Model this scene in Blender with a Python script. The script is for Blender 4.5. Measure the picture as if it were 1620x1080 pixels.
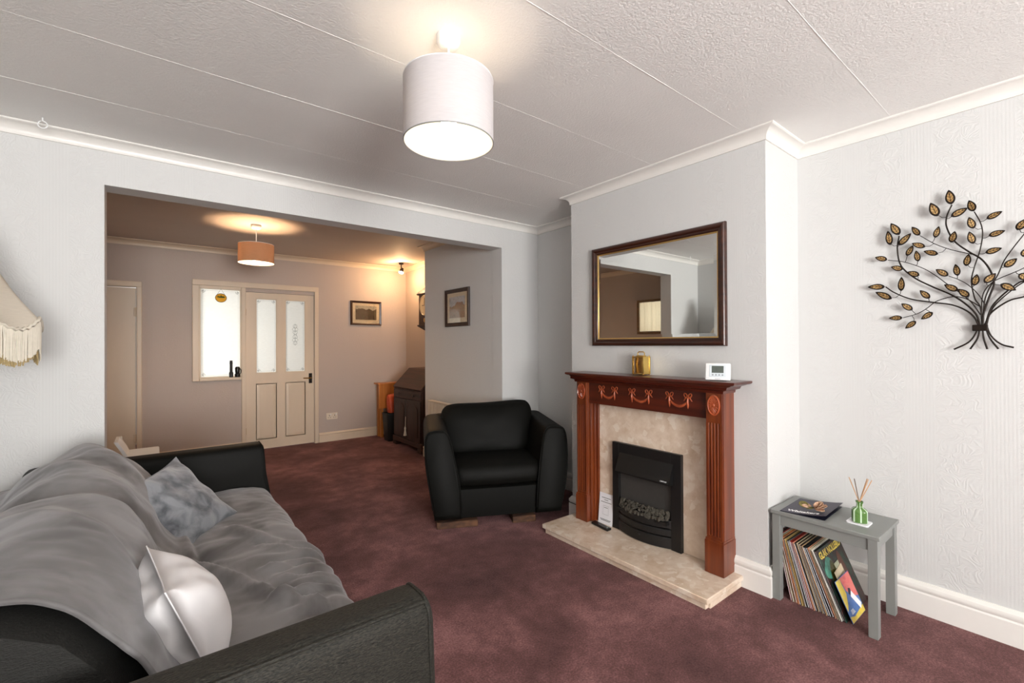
import bpy, bmesh, math, random
from mathutils import Vector, Matrix, noise

random.seed(7)
for o in list(bpy.data.objects):
    bpy.data.objects.remove(o)
SC = bpy.context.scene
COL = SC.collection
R = math.radians

# ------------------------------------------------------------------ camera
EYE = 1.30
cam_d = bpy.data.cameras.new('camera')
cam_d.sensor_width = 36.0
cam_d.lens = 716.0 / 1620.0 * 36.0
cam_d.clip_start = 0.02
cam = bpy.data.objects.new('camera', cam_d)
COL.objects.link(cam)
yaw, pitch, roll = R(38.2), R(0.28), R(-0.28)
fw = Vector((math.sin(yaw) * math.cos(pitch), math.cos(yaw) * math.cos(pitch), math.sin(pitch)))
rt = Vector((math.cos(yaw), -math.sin(yaw), 0))
up = rt.cross(fw)
rt2 = rt * math.cos(roll) + up * math.sin(roll)
up2 = -rt * math.sin(roll) + up * math.cos(roll)
mw = Matrix((rt2, up2, -fw)).transposed().to_4x4()
mw.translation = (0, 0, EYE)
cam.matrix_world = mw
SC.camera = cam

# ------------------------------------------------------------------ world, window daylight, exposure
world = bpy.data.worlds.new('daylight_sky')
SC.world = world
world.use_nodes = True
bg = world.node_tree.nodes['Background']
bg.inputs[0].default_value = (0.80, 0.90, 1.0, 1)
bg.inputs[1].default_value = 1.0


def area(name, loc, target, sx, sy, power, col=(1, 1, 1), spread=180):
    d = bpy.data.lights.new(name, 'AREA')
    d.shape = 'RECTANGLE'
    d.size, d.size_y = sx, sy
    d.energy = power
    d.color = col
    d.spread = R(spread)
    o = bpy.data.objects.new(name, d)
    COL.objects.link(o)
    o.location = loc
    o.rotation_euler = (Vector(target) - Vector(loc)).to_track_quat('-Z', 'Y').to_euler()
    return o


# daylight through the front window behind the camera and through the hall's glazed front door
area('window_daylight', (0.06, -3.52, 1.38), (0.06, -0.7, 4.0), 1.68, 1.60, 275, (1.0, 0.988, 0.968))
area('hall_daylight', (0.15, 7.45, 1.15), (0.75, 6.3, 1.1), 0.9, 1.6, 25, (0.97, 0.99, 1.0))
area('curtain_fill_light', (-1.55, 3.85, 1.75), (-0.857, 3.85, 1.69), 0.7, 0.5, 7, (1.0, 0.97, 0.92))  # added fill lamp, brightens the curtain from behind; no such source known

SC.view_settings.view_transform = 'Standard'
SC.view_settings.look = 'None'
SC.view_settings.gamma = 1.0
SC.view_settings.use_curve_mapping = False
SC.view_settings.exposure = 0.42

# ------------------------------------------------------------------ materials
M = {}


def lin(c):
    return tuple((v / 12.92 if v <= 0.04045 else ((v + 0.055) / 1.055) ** 2.4) for v in [x / 255.0 for x in c])


class NT:
    def __init__(s, name):
        m = bpy.data.materials.new(name)
        m.use_nodes = True
        s.m, s.t = m, m.node_tree
        s.b = s.t.nodes['Principled BSDF']

    def n(s, typ, **kw):
        nd = s.t.nodes.new(typ)
        for k, v in kw.items():
            if k.startswith('i_'):
                key = k[2:]
                key = int(key) if key.isdigit() else key
                nd.inputs[key].default_value = v
            else:
                setattr(nd, k, v)
        return nd

    def l(s, a, ao, b, bi):
        s.t.links.new(a.outputs[ao], b.inputs[bi])

    def math(s, op, a, b=None, av=None, bv=None):
        nd = s.n('ShaderNodeMath', operation=op)
        for i, (x, v) in enumerate(((a, av), (b, bv))):
            if x is not None:
                s.t.links.new(x, nd.inputs[i])
            elif v is not None:
                nd.inputs[i].default_value = v
        return nd.outputs[0]


def mat(name, col, rough=0.6, metal=0.0, var=0.0, scale=12.0, bump=0.0, bscale=120.0, bdist=0.002,
        sheen=0.0, col2=None, stretch=None, coat=0.0, spec=None, detail=4.0, dist=0.0, lo=0.35, hi=0.65):
    t = NT(name)
    c = lin(col)
    t.b.inputs['Roughness'].default_value = rough
    t.b.inputs['Metallic'].default_value = metal
    if spec is not None:
        t.b.inputs['Specular IOR Level'].default_value = spec
    if sheen:
        t.b.inputs['Sheen Weight'].default_value = sheen
        t.b.inputs['Sheen Roughness'].default_value = 0.45
    if coat:
        t.b.inputs['Coat Weight'].default_value = coat
        t.b.inputs['Coat Roughness'].default_value = 0.18
    tc = t.n('ShaderNodeTexCoord')
    mp = t.n('ShaderNodeMapping')
    if stretch:
        mp.inputs['Scale'].default_value = stretch
    t.l(tc, 'Object', mp, 'Vector')
    c2 = lin(col2) if col2 else tuple(v * (1 - var) for v in c)
    nz = t.n('ShaderNodeTexNoise', i_Scale=scale, i_Detail=detail, i_Distortion=dist)
    t.l(mp, 'Vector', nz, 'Vector')
    rp = t.n('ShaderNodeValToRGB')
    rp.color_ramp.elements[0].position = lo
    rp.color_ramp.elements[1].position = hi
    rp.color_ramp.elements[0].color = (*c2, 1)
    rp.color_ramp.elements[1].color = (*c, 1)
    t.l(nz, 'Fac', rp, 'Fac')
    t.l(rp, 'Color', t.b, 'Base Color')
    if bump:
        nb = t.n('ShaderNodeTexNoise', i_Scale=bscale, i_Detail=3.0)
        t.l(mp, 'Vector', nb, 'Vector')
        bp = t.n('ShaderNodeBump', i_Strength=bump, i_Distance=bdist)
        t.l(nb, 'Fac', bp, 'Height')
        t.l(bp, 'Normal', t.b, 'Normal')
    M[name] = t.m
    return t


def wallpaper(name, col):
    """embossed white wallpaper: bands of scrollwork between narrow ribbed stripes"""
    t = NT(name)
    t.b.inputs['Base Color'].default_value = (*lin(col), 1)
    t.b.inputs['Roughness'].default_value = 0.55
    tc = t.n('ShaderNodeTexCoord')
    sp = t.n('ShaderNodeSeparateXYZ')
    t.l(tc, 'Object', sp, 0)
    s = t.math('ADD', sp.outputs[0], sp.outputs[1])
    cb = t.n('ShaderNodeCombineXYZ')
    t.t.links.new(s, cb.inputs[0])
    t.t.links.new(sp.outputs[2], cb.inputs[1])
    nz = t.n('ShaderNodeTexNoise', i_Scale=15.0, i_Detail=1.5, i_Distortion=0.9)
    t.l(cb, 0, nz, 'Vector')
    ring = t.math('SINE', t.math('MULTIPLY', nz.outputs['Fac'], bv=62.0))
    fr = t.math('FRACT', t.math('DIVIDE', s, bv=0.265))
    band = t.n('ShaderNodeMapRange', interpolation_type='SMOOTHSTEP')
    for k, v in (('From Min', 0.52), ('From Max', 0.60)):
        band.inputs[k].default_value = v
    t.t.links.new(fr, band.inputs['Value'])
    ribs = t.math('MULTIPLY', t.math('SINE', t.math('MULTIPLY', s, bv=520.0)), bv=0.35)
    mx = t.n('ShaderNodeMix', data_type='FLOAT')
    t.t.links.new(band.outputs[0], mx.inputs['Factor'])
    t.t.links.new(ring, mx.inputs['A'])
    t.t.links.new(ribs, mx.inputs['B'])
    fine = t.n('ShaderNodeTexNoise', i_Scale=260.0, i_Detail=2.0)
    t.l(tc, 'Object', fine, 'Vector')
    h = t.math('ADD', mx.outputs[0], t.math('MULTIPLY', fine.outputs['Fac'], bv=0.9))
    bp = t.n('ShaderNodeBump', i_Strength=0.22, i_Distance=0.0016)
    t.t.links.new(h, bp.inputs['Height'])
    t.l(bp, 'Normal', t.b, 'Normal')
    M[name] = t.m


wallpaper('wallpaper', (209, 209, 208))
wallpaper('wallpaper_dimmed', (190, 176, 166))  # same paper; the dim warm dining light is put into its colour
mat('ceiling_paper', (243, 241, 238), 0.75, var=0.03, scale=3, bump=0.6, bscale=125, bdist=0.004)
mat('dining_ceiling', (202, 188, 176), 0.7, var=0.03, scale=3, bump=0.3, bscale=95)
mat('white_gloss', (233, 230, 225), 0.32, var=0.02, bump=0.04, bscale=40)
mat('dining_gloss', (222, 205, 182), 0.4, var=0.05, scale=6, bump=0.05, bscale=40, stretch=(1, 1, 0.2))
mat('white_plastic', (238, 238, 238), 0.35, var=0.01)
mat('cream_plastic', (226, 214, 196), 0.4, var=0.02)


def carpet():
    t = NT('carpet')
    t.b.inputs['Roughness'].default_value = 0.95
    t.b.inputs['Specular IOR Level'].default_value = 0.12
    t.b.inputs['Sheen Weight'].default_value = 0.15
    t.b.inputs['Sheen Tint'].default_value = (0.8, 0.55, 0.55, 1)
    tc = t.n('ShaderNodeTexCoord')
    big = t.n('ShaderNodeTexNoise', i_Scale=1.7, i_Detail=4.0, i_Roughness=0.55, i_Distortion=0.4)
    t.l(tc, 'Object', big, 'Vector')
    mid = t.n('ShaderNodeTexNoise', i_Scale=9.0, i_Detail=5.0, i_Roughness=0.7)
    t.l(tc, 'Object', mid, 'Vector')
    fine = t.n('ShaderNodeTexNoise', i_Scale=120.0, i_Detail=4.0, i_Roughness=0.85)
    t.l(tc, 'Object', fine, 'Vector')
    f = t.math('ADD', t.math('MULTIPLY', big.outputs['Fac'], bv=0.55), t.math('MULTIPLY', mid.outputs['Fac'], bv=0.30))
    f = t.math('ADD', f, t.math('MULTIPLY', fine.outputs['Fac'], bv=0.62))
    rp = t.n('ShaderNodeValToRGB')
    e = rp.color_ramp.elements
    e[0].position, e[0].color = 0.54, (*lin((52, 32, 32)), 1)
    e[1].position, e[1].color = 0.94, (*lin((170, 122, 122)), 1)
    m_ = e.new(0.74)
    m_.color = (*lin((106, 71, 70)), 1)
    t.t.links.new(f, rp.inputs['Fac'])
    t.l(rp, 'Color', t.b, 'Base Color')
    bp = t.n('ShaderNodeBump', i_Strength=0.9, i_Distance=0.006)
    t.l(fine, 'Fac', bp, 'Height')
    t.l(bp, 'Normal', t.b, 'Normal')
    M['carpet'] = t.m


carpet()


def wood(name, ca, cb, axis=2, rough=0.3, coat=0.3, scale=1.0):
    st = [26.0, 26.0, 26.0]
    st[axis] = 1.6
    mat(name, ca, rough, col2=cb, scale=1.0 * scale, stretch=tuple(st), coat=coat, detail=6)


wood('mahogany_up', (124, 58, 24), (86, 32, 11), 2)
wood('mahogany_along', (88, 32, 16), (58, 19, 9), 1)
wood('mirror_frame_wood', (70, 34, 20), (40, 18, 11), 1)
wood('mahogany_carved', (172, 84, 48), (140, 60, 32), 2, rough=0.35)
wood('dark_oak', (66, 34, 22), (40, 19, 12), 1, rough=0.5, coat=0.0)
wood('dark_oak_up', (58, 30, 19), (36, 17, 11), 2, rough=0.5, coat=0.0)
wood('pine', (196, 126, 58), (168, 98, 40), 2, rough=0.4, coat=0.1)
wood('oak_frame', (120, 82, 40), (92, 60, 28), 1, rough=0.4, coat=0.1)
wood('picture_wood', (62, 32, 20), (40, 20, 13), 0, rough=0.35)
wood('block_wood', (104, 70, 46), (48, 28, 18), 0, rough=0.8, coat=0)


def marble():
    t = NT('marble')
    t.b.inputs['Roughness'].default_value = 0.22
    tc = t.n('ShaderNodeTexCoord')
    wp = t.n('ShaderNodeTexNoise', i_Scale=14.0, i_Detail=3.0)
    t.l(tc, 'Object', wp, 'Vector')
    ad = t.n('ShaderNodeMix', data_type='VECTOR')
    ad.inputs['Factor'].default_value = 0.08
    t.l(tc, 'Object', ad, 'A')
    t.l(wp, 'Color', ad, 'B')
    vo = t.n('ShaderNodeTexVoronoi', i_Scale=31.0, i_Randomness=1.0)
    t.t.links.new(ad.outputs['Result'] if 'Result' in ad.outputs else ad.outputs[1], vo.inputs['Vector'])
    n2 = t.n('ShaderNodeTexNoise', i_Scale=9.0, i_Detail=8.0, i_Roughness=0.65)
    t.l(tc, 'Object', n2, 'Vector')
    sp = t.n('ShaderNodeSeparateColor')
    t.l(vo, 'Color', sp, 0)
    r1 = t.n('ShaderNodeValToRGB')
    e = r1.color_ramp.elements
    e[0].position, e[0].color = 0.30, (*lin((204, 178, 152)), 1)
    e[1].position, e[1].color = 0.70, (*lin((234, 218, 200)), 1)
    t.l(n2, 'Fac', r1, 'Fac')
    r2 = t.n('ShaderNodeValToRGB')
    e = r2.color_ramp.elements
    e[0].position, e[0].color = 0.70, (0, 0, 0, 1)
    e[1].position, e[1].color = 0.95, (0.5, 0.5, 0.5, 1)
    t.t.links.new(sp.outputs[0], r2.inputs['Fac'])
    mx = t.n('ShaderNodeMix', data_type='RGBA')
    t.l(r2, 'Color', mx, 'Factor')
    t.t.links.new(r1.outputs['Color'], mx.inputs[6])
    mx.inputs[7].default_value = (*lin((242, 233, 219)), 1)
    t.t.links.new(mx.outputs[2], t.b.inputs['Base Color'])
    M['marble'] = t.m


marble()
mat('black_metal', (22, 21, 21), 0.45, 0.0, var=0.1, bump=0.05, bscale=300)
mat('fire_back', (62, 60, 58), 0.55, var=0.1, scale=30)
mat('coal', (104, 98, 86), 0.9, var=0.6, scale=40, bump=0.8, bscale=90, bdist=0.006)
mat('black_plastic', (20, 20, 20), 0.35)
mat('grey_paint', (132, 134, 131), 0.45, var=0.03, scale=8)
mat('gold', (238, 204, 122), 0.25, 1.0, var=0.03)
mat('gold_slip', (226, 190, 120), 0.3, 0.8, var=0.05)
mat('brass', (176, 138, 72), 0.3, 1.0)
mat('steel', (150, 140, 120), 0.35, 1.0)
mat('bronze_dark', (36, 26, 20), 0.45, 0.6, var=0.2, scale=60)
mat('leaf_gold', (202, 168, 112), 0.5, 0.25, col2=(164, 126, 74), scale=70)
mat('screen_grey', (84, 92, 86), 0.2)
mat('button_grey', (150, 155, 160), 0.5)
mat('panel_blue_grey', (206, 214, 219), 0.3)
mat('print_ink', (62, 62, 66), 0.7)
mat('paper_white', (236, 236, 240), 0.7, var=0.01)
mat('navy_card', (52, 46, 62), 0.45, var=0.06, scale=5)
mat('navy_dark', (22, 24, 44), 0.5)
mat('letter_white', (240, 240, 240), 0.5)
mat('etch_grey', (150, 152, 150), 0.6)
mat('armchair_cloth', (11, 11, 8), 0.6, var=0.22, scale=5, bump=0.35, bscale=420, bdist=0.0012, sheen=0.0, spec=0.16)
mat('sofa_cloth', (27, 26, 23), 0.7, var=0.3, scale=160, bump=0.7, bscale=330, bdist=0.003, sheen=0.02, spec=0.3, stretch=(0.5, 1, 1))
mat('sofa_top_cloth', (48, 46, 39), 0.6, col2=(13, 12, 10), scale=330, bump=0.8, bscale=300, bdist=0.003, sheen=0.02, spec=0.25, stretch=(0.45, 1, 1.3))


def velvet(name, ca, cb, scale, sheen=0.5, bs=500, bd=0.001, dist=0.8):
    t = mat(name, ca, 0.75, col2=cb, scale=scale, sheen=sheen, bump=0.3, bscale=bs, bdist=bd, detail=9, dist=dist, lo=0.38, hi=0.62)
    t.b.inputs['Sheen Tint'].default_value = (0.85, 0.85, 0.88, 1)


velvet('throw_fleece', (126, 124, 125), (74, 71, 70), 4.0, 0.4)
velvet('crushed_velvet', (140, 143, 148), (82, 86, 92), 13, 0.5, 26, 0.010, 0.5)
mat('white_cotton', (222, 219, 220), 0.8, var=0.02, bump=0.15, bscale=600, bdist=0.0008)
mat('fringe_cream', (232, 224, 208), 0.8, var=0.06, scale=60)
mat('fringe_gold', (186, 164, 118), 0.75, var=0.15, scale=60)
mat('red_bag', (196, 76, 34), 0.5, var=0.1)
mat('bin_black', (28, 28, 27), 0.5)
mat('reed', (206, 164, 124), 0.7, var=0.12, scale=60)
mat('reed_dark', (110, 92, 78), 0.7)
mat('dried_petal', (204, 172, 146), 0.85, col2=(172, 128, 100), scale=90, bump=0.4, bscale=120)
mat('dried_leaf', (120, 116, 62), 0.8, col2=(84, 66, 30), scale=60)
mat('coral_dot', (206, 110, 84), 0.8)


def cloth_shade(name, col, trans, glow=0.0):
    """fabric that lets some lamp light through"""
    t = NT(name)
    out = t.t.nodes['Material Output']
    t.t.nodes.remove(t.b)
    tc = t.n('ShaderNodeTexCoord')
    mp = t.n('ShaderNodeMapping')
    mp.inputs['Scale'].default_value = (30, 30, 420)
    t.l(tc, 'Object', mp, 'Vector')
    nz = t.n('ShaderNodeTexNoise', i_Scale=1.0, i_Detail=3.0)
    t.l(mp, 'Vector', nz, 'Vector')
    rp = t.n('ShaderNodeValToRGB')
    c = lin(col)
    rp.color_ramp.elements[0].color = (*[v * 0.82 for v in c], 1)
    rp.color_ramp.elements[1].color = (*c, 1)
    t.l(nz, 'Fac', rp, 'Fac')
    df = t.n('ShaderNodeBsdfDiffuse')
    tr = t.n('ShaderNodeBsdfTranslucent')
    t.l(rp, 'Color', df, 'Color')
    t.l(rp, 'Color', tr, 'Color')
    mx = t.n('ShaderNodeMixShader')
    mx.inputs[0].default_value = trans
    t.l(df, 0, mx, 1)
    t.l(tr, 0, mx, 2)
    t.l(mx, 0, out, 'Surface')
    M[name] = t.m


cloth_shade('shade_grey', (206, 202, 204), 0.16)
cloth_shade('shade_taupe', (176, 138, 112), 0.30)
cloth_shade('shade_cream', (250, 240, 224), 0.35)
cloth_shade('suncatcher_glass', (244, 206, 120), 0.92)
cloth_shade('suncatcher_sky', (176, 196, 200), 0.7)
cloth_shade('suncatcher_hill', (110, 150, 150), 0.9)
cloth_shade('frosted_glass', (250, 250, 246), 0.85)
cloth_shade('curtain_cream', (236, 224, 196), 0.6)
mat('shade_lining', (250, 244, 228), 0.6)


def emit(name, col, strength):
    t = NT(name)
    t.b.inputs['Base Color'].default_value = (1, 1, 1, 1)
    t.b.inputs['Emission Color'].default_value = (*col, 1)
    t.b.inputs['Emission Strength'].default_value = strength
    M[name] = t.m


emit('bulb_glow', (1.0, 0.86, 0.66), 14.0)
emit('spot_glow', (1.0, 0.80, 0.52), 40.0)


def mirror_mat():
    t = NT('mirror_glass')
    t.b.inputs['Base Color'].default_value = (0.86, 0.88, 0.86, 1)
    t.b.inputs['Metallic'].default_value = 1.0
    t.b.inputs['Roughness'].default_value = 0.015
    M['mirror_glass'] = t.m


mirror_mat()


def clear_glass():
    t = NT('clear_glass')
    out = t.t.nodes['Material Output']
    tr = t.n('ShaderNodeBsdfTransparent')
    gl = t.n('ShaderNodeBsdfGlossy', i_Roughness=0.03)
    mx = t.n('ShaderNodeMixShader')
    mx.inputs[0].default_value = 0.10
    t.l(tr, 0, mx, 1)
    t.l(gl, 0, mx, 2)
    t.l(mx, 0, out, 'Surface')
    M['clear_glass'] = t.m


clear_glass()


def art(name, stops, scale, vec=(1, 1, 1), dist=1.5, rough=0.35):
    """painted or printed picture: patches of several colours"""
    t = NT(name)
    t.b.inputs['Roughness'].default_value = rough
    tc = t.n('ShaderNodeTexCoord')
    mp = t.n('ShaderNodeMapping')
    mp.inputs['Scale'].default_value = vec
    t.l(tc, 'Object', mp, 'Vector')
    nz = t.n('ShaderNodeTexNoise', i_Scale=scale, i_Detail=6.0, i_Distortion=dist, i_Roughness=0.6)
    t.l(mp, 'Vector', nz, 'Vector')
    rp = t.n('ShaderNodeValToRGB')
    e = rp.color_ramp.elements
    n = len(stops)
    e[0].color = (*lin(stops[0]), 1)
    e[0].position = 0.30
    e[1].color = (*lin(stops[-1]), 1)
    e[1].position = 0.72
    for i in range(1, n - 1):
        x = e.new(0.30 + 0.42 * i / (n - 1))
        x.color = (*lin(stops[i]), 1)
    t.l(nz, 'Fac', rp, 'Fac')
    t.l(rp, 'Color', t.b, 'Base Color')
    M[name] = t.m
    return t


art('landscape_dark', [(28, 24, 18), (62, 58, 34), (96, 68, 48), (60, 74, 46), (150, 140, 118)], 34)
art('landscape_sky', [(150, 146, 128), (176, 168, 148), (122, 118, 100)], 14)
art('landscape_warm', [(70, 66, 44), (120, 92, 56), (162, 102, 54), (108, 104, 70), (190, 180, 150)], 40)
art('village_sky', [(150, 150, 156), (186, 186, 190), (96, 96, 84)], 20)
art('cover_night', [(14, 22, 20), (30, 60, 48), (22, 18, 20), (66, 30, 24), (24, 40, 34)], 14)
art('cover_teal', [(30, 66, 58), (70, 140, 120), (40, 96, 84)], 12)
art('cover_figure', [(96, 92, 30), (56, 50, 18), (120, 116, 52)], 40)
art('cover_brown', [(52, 28, 22), (90, 48, 30), (30, 22, 20)], 30)
art('cover_single', [(228, 206, 70), (220, 190, 60), (204, 84, 92), (52, 100, 170), (46, 92, 168)], 7, dist=0.6)
art('cover_pink', [(214, 70, 90), (220, 120, 110), (196, 60, 76)], 16)
art('cover_blue', [(46, 92, 168), (84, 120, 176), (60, 84, 160)], 16)
art('cover_yellow', [(232, 206, 70), (220, 196, 90), (206, 176, 60)], 20)
art('cover_cream', [(222, 206, 172), (210, 192, 160), (228, 214, 186)], 20)
art('cover_sage', [(150, 156, 128), (176, 178, 150), (120, 128, 104)], 14)
art('green_glass', [(70, 104, 50), (92, 128, 66), (60, 92, 44)], 12, rough=0.15)
mat('pale_glass_stripe', (196, 220, 190), 0.15)

# ------------------------------------------------------------------ mesh helpers
class G:
    """a bag of vertices and faces in room coordinates"""

    def __init__(s):
        s.v, s.f = [], []

    def add(s, vs, fs):
        o = len(s.v)
        s.v += [Vector(p) for p in vs]
        s.f += [tuple(i + o for i in f) for f in fs]
        return s

    def box(s, x0, x1, y0, y1, z0, z1):
        vs = [(x, y, z) for x in (x0, x1) for y in (y0, y1) for z in (z0, z1)]
        return s.add(vs, [(0, 1, 3, 2), (4, 6, 7, 5), (0, 4, 5, 1), (2, 3, 7, 6), (0, 2, 6, 4), (1, 5, 7, 3)])

    def rbox(s, x0, x1, y0, y1, z0, z1, b=0.004, seg=2):
        bm = bmesh.new()
        bmesh.ops.create_cube(bm, size=1.0)
        for v in bm.verts:
            v.co = ((x0 + x1) / 2 + v.co.x * (x1 - x0), (y0 + y1) / 2 + v.co.y * (y1 - y0), (z0 + z1) / 2 + v.co.z * (z1 - z0))
        b = min(b, 0.49 * min(x1 - x0, y1 - y0, z1 - z0))
        bmesh.ops.bevel(bm, geom=list(bm.edges), offset=b, segments=seg, profile=0.5, affect='EDGES')
        bm.verts.ensure_lookup_table()
        s.add([v.co.copy() for v in bm.verts], [[v.index for v in f.verts] for f in bm.faces])
        bm.free()
        return s

    def lathe(s, prof, n=24, c=(0, 0, 0), cap=True):
        o = len(s.v)
        k = len(prof)
        for i in range(n):
            a = 2 * math.pi * i / n
            for r, z in prof:
                s.v.append(Vector((c[0] + r * math.cos(a), c[1] + r * math.sin(a), c[2] + z)))
        for i in range(n):
            j = (i + 1) % n
            for q in range(k - 1):
                s.f.append((o + i * k + q, o + j * k + q, o + j * k + q + 1, o + i * k + q + 1))
        if cap:
            if prof[0][0] > 1e-6:
                s.f.append(tuple(o + i * k for i in reversed(range(n))))
            if prof[-1][0] > 1e-6:
                s.f.append(tuple(o + i * k + k - 1 for i in range(n)))
        return s

    def tube(s, pts, r, n=8, cap=True, closed=False):
        pts = [Vector(p) for p in pts]
        m = len(pts)
        rs = r if isinstance(r, (list, tuple)) else [r] * m
        o = len(s.v)
        prev = None
        for i, p in enumerate(pts):
            if closed:
                t = pts[(i + 1) % m] - pts[i - 1]
            else:
                t = pts[min(i + 1, m - 1)] - pts[max(i - 1, 0)]
            t.normalize()
            if prev is None:
                a = Vector((0, 0, 1)) if abs(t.z) < 0.9 else Vector((1, 0, 0))
                u = t.cross(a).normalized()
            else:
                u = (prev - t * prev.dot(t)).normalized()
            prev = u
            w = t.cross(u)
            for q in range(n):
                an = 2 * math.pi * q / n
                s.v.append(p + (u * math.cos(an) + w * math.sin(an)) * rs[i])
        for i in range(m if closed else m - 1):
            i2 = (i + 1) % m
            for q in range(n):
                q2 = (q + 1) % n
                s.f.append((o + i * n + q, o + i * n + q2, o + i2 * n + q2, o + i2 * n + q))
        if cap and not closed:
            s.f.append(tuple(o + q for q in reversed(range(n))))
            s.f.append(tuple(o + (m - 1) * n + q for q in range(n)))
        return s

    def loft(s, rings, cap=True):
        o = len(s.v)
        n = len(rings[0])
        for r in rings:
            s.v += [Vector(p) for p in r]
        for i in range(len(rings) - 1):
            for q in range(n):
                q2 = (q + 1) % n
                s.f.append((o + i * n + q, o + i * n + q2, o + (i + 1) * n + q2, o + (i + 1) * n + q))
        if cap:
            s.f.append(tuple(o + q for q in reversed(range(n))))
            s.f.append(tuple(o + (len(rings) - 1) * n + q for q in range(n)))
        return s

    def grid(s, rows):
        o = len(s.v)
        n = len(rows[0])
        for r in rows:
            s.v += [Vector(p) for p in r]
        for i in range(len(rows) - 1):
            for q in range(n - 1):
                s.f.append((o + i * n + q, o + i * n + q + 1, o + (i + 1) * n + q + 1, o + (i + 1) * n + q))
        return s

    def prism(s, poly, h, f):
        """polygon points (a,b) -> f(a,b,0) and f(a,b,h)"""
        return s.loft([[f(a, b, 0) for a, b in poly], [f(a, b, h) for a, b in poly]])

    def ball(s, c, r, n=10, sq=(1, 1, 1)):
        prof = [(r * math.sin(math.pi * i / n), -r * math.cos(math.pi * i / n)) for i in range(n + 1)]
        g = G().lathe(prof, n * 2, cap=False)
        return s.add([(c[0] + v.x * sq[0], c[1] + v.y * sq[1], c[2] + v.z * sq[2]) for v in g.v], g.f)

    def xf(s, m):
        if isinstance(m, Matrix):
            s.v = [m @ p for p in s.v]
        else:
            s.v = [Vector(m(p)) for p in s.v]
        return s


def root_of(o):
    while o.parent:
        o = o.parent
    return o


def build(name, g, m, parent=None, origin=None, label=None, cat=None, group=None, kind=None, smooth=38, fix=True):
    if parent is not None:
        org = root_of(parent).location
    elif origin is not None:
        org = Vector(origin)
    elif kind == 'structure':
        org = Vector((0, 0, 0))
    else:
        xs = [p.x for p in g.v]
        ys = [p.y for p in g.v]
        zs = [p.z for p in g.v]
        org = Vector(((min(xs) + max(xs)) / 2, (min(ys) + max(ys)) / 2, min(zs)))
    me = bpy.data.meshes.new(name)
    me.from_pydata([p - org for p in g.v], [], g.f)
    if fix:
        bm = bmesh.new()
        bm.from_mesh(me)
        bmesh.ops.recalc_face_normals(bm, faces=bm.faces)
        bm.to_mesh(me)
        bm.free()
    me.materials.append(M[m] if isinstance(m, str) else m)
    if smooth in (30, 35, 38):
        smooth = 21
    if smooth:
        me.polygons.foreach_set('use_smooth', [True] * len(me.polygons))
        me.set_sharp_from_angle(angle=R(smooth))
    me.update()
    o = bpy.data.objects.new(name, me)
    COL.objects.link(o)
    if parent is not None:
        o.parent = parent
    else:
        o.location = org
    if label:
        o['label'] = label
    if cat:
        o['category'] = cat
    if group:
        o['group'] = group
    if kind:
        o['kind'] = kind
    return o


def thing(name, loc, label, cat, group=None):
    o = bpy.data.objects.new(name, None)
    o.empty_display_size = 0.05
    COL.objects.link(o)
    o.location = loc
    o['label'] = label
    o['category'] = cat
    if group:
        o['group'] = group
    return o


def text_geo(txt, size, fn, depth=0.0006, align='CENTER', bold=0.0):
    """lettering as thin solid shapes; fn maps (u,v,w) to room coordinates"""
    cu = bpy.data.curves.new('lettering', 'FONT')
    cu.body = txt
    cu.size = size
    cu.align_x = align
    cu.align_y = 'CENTER'
    cu.extrude = depth
    cu.offset = bold
    cu.resolution_u = 2
    ob = bpy.data.objects.new('lettering_tmp', cu)
    COL.objects.link(ob)
    dg = bpy.context.evaluated_depsgraph_get()
    me = bpy.data.meshes.new_from_object(ob.evaluated_get(dg))
    g = G()
    g.add([fn(v.co.x, v.co.y, v.co.z) for v in me.vertices], [tuple(p.vertices) for p in me.polygons])
    bpy.data.objects.remove(ob)
    bpy.data.curves.remove(cu)
    bpy.data.meshes.remove(me)
    return g


def smoothstep(a, b, x):
    t = max(0.0, min(1.0, (x - a) / (b - a)))
    return t * t * (3 - 2 * t)


def spline(pts, n):
    """Catmull-Rom through pts, n samples"""
    P = [Vector(p) for p in pts]
    P = [P[0] * 2 - P[1]] + P + [P[-1] * 2 - P[-2]]
    m = len(P) - 3
    out = []
    for i in range(n):
        t = i / (n - 1) * m
        k = min(int(t), m - 1)
        t -= k
        a, b, c, d = P[k:k + 4]
        out.append(0.5 * ((2 * b) + (c - a) * t + (2 * a - 5 * b + 4 * c - d) * t * t + (3 * b - a - 3 * c + d) * t ** 3))
    return out


def rring(x0, x1, y0, y1, r, n=4):
    """rounded rectangle outline as 2D points, counter-clockwise"""
    out = []
    for cx, cy, a0 in ((x1 - r, y1 - r, 0), (x0 + r, y1 - r, 90), (x0 + r, y0 + r, 180), (x1 - r, y0 + r, 270)):
        for i in range(n + 1):
            a = R(a0 + 90.0 * i / n)
            out.append((cx + r * math.cos(a), cy + r * math.sin(a)))
    return out


def fnoise(p, s):
    return noise.noise(Vector(p) * s)


# ------------------------------------------------------------------ room measurements (metres)
BX, RX, PY, EY = 2.471, 2.888, 3.265, 6.32          # chimney breast face, right wall, partition face, far wall
LX, RY = -0.857, -3.40                              # left wall, rear wall
CH, DCH = 2.405, 2.435                              # ceilings of the front and the dining room
CB0, CB1 = 1.02, 2.409                              # chimney breast ends
OX0, OX1, OZ = -0.217, 2.455, 2.166                 # the wide opening in the partition
PT = 0.15                                           # partition thickness
DRX, DBX, DBY = 2.95, 2.458, 4.757                  # dining right wall, dining breast face and its far end


def S(name, g, m, parent=None, smooth=0):
    return build(name, g, m, parent=parent, kind='structure', smooth=smooth)


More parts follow.
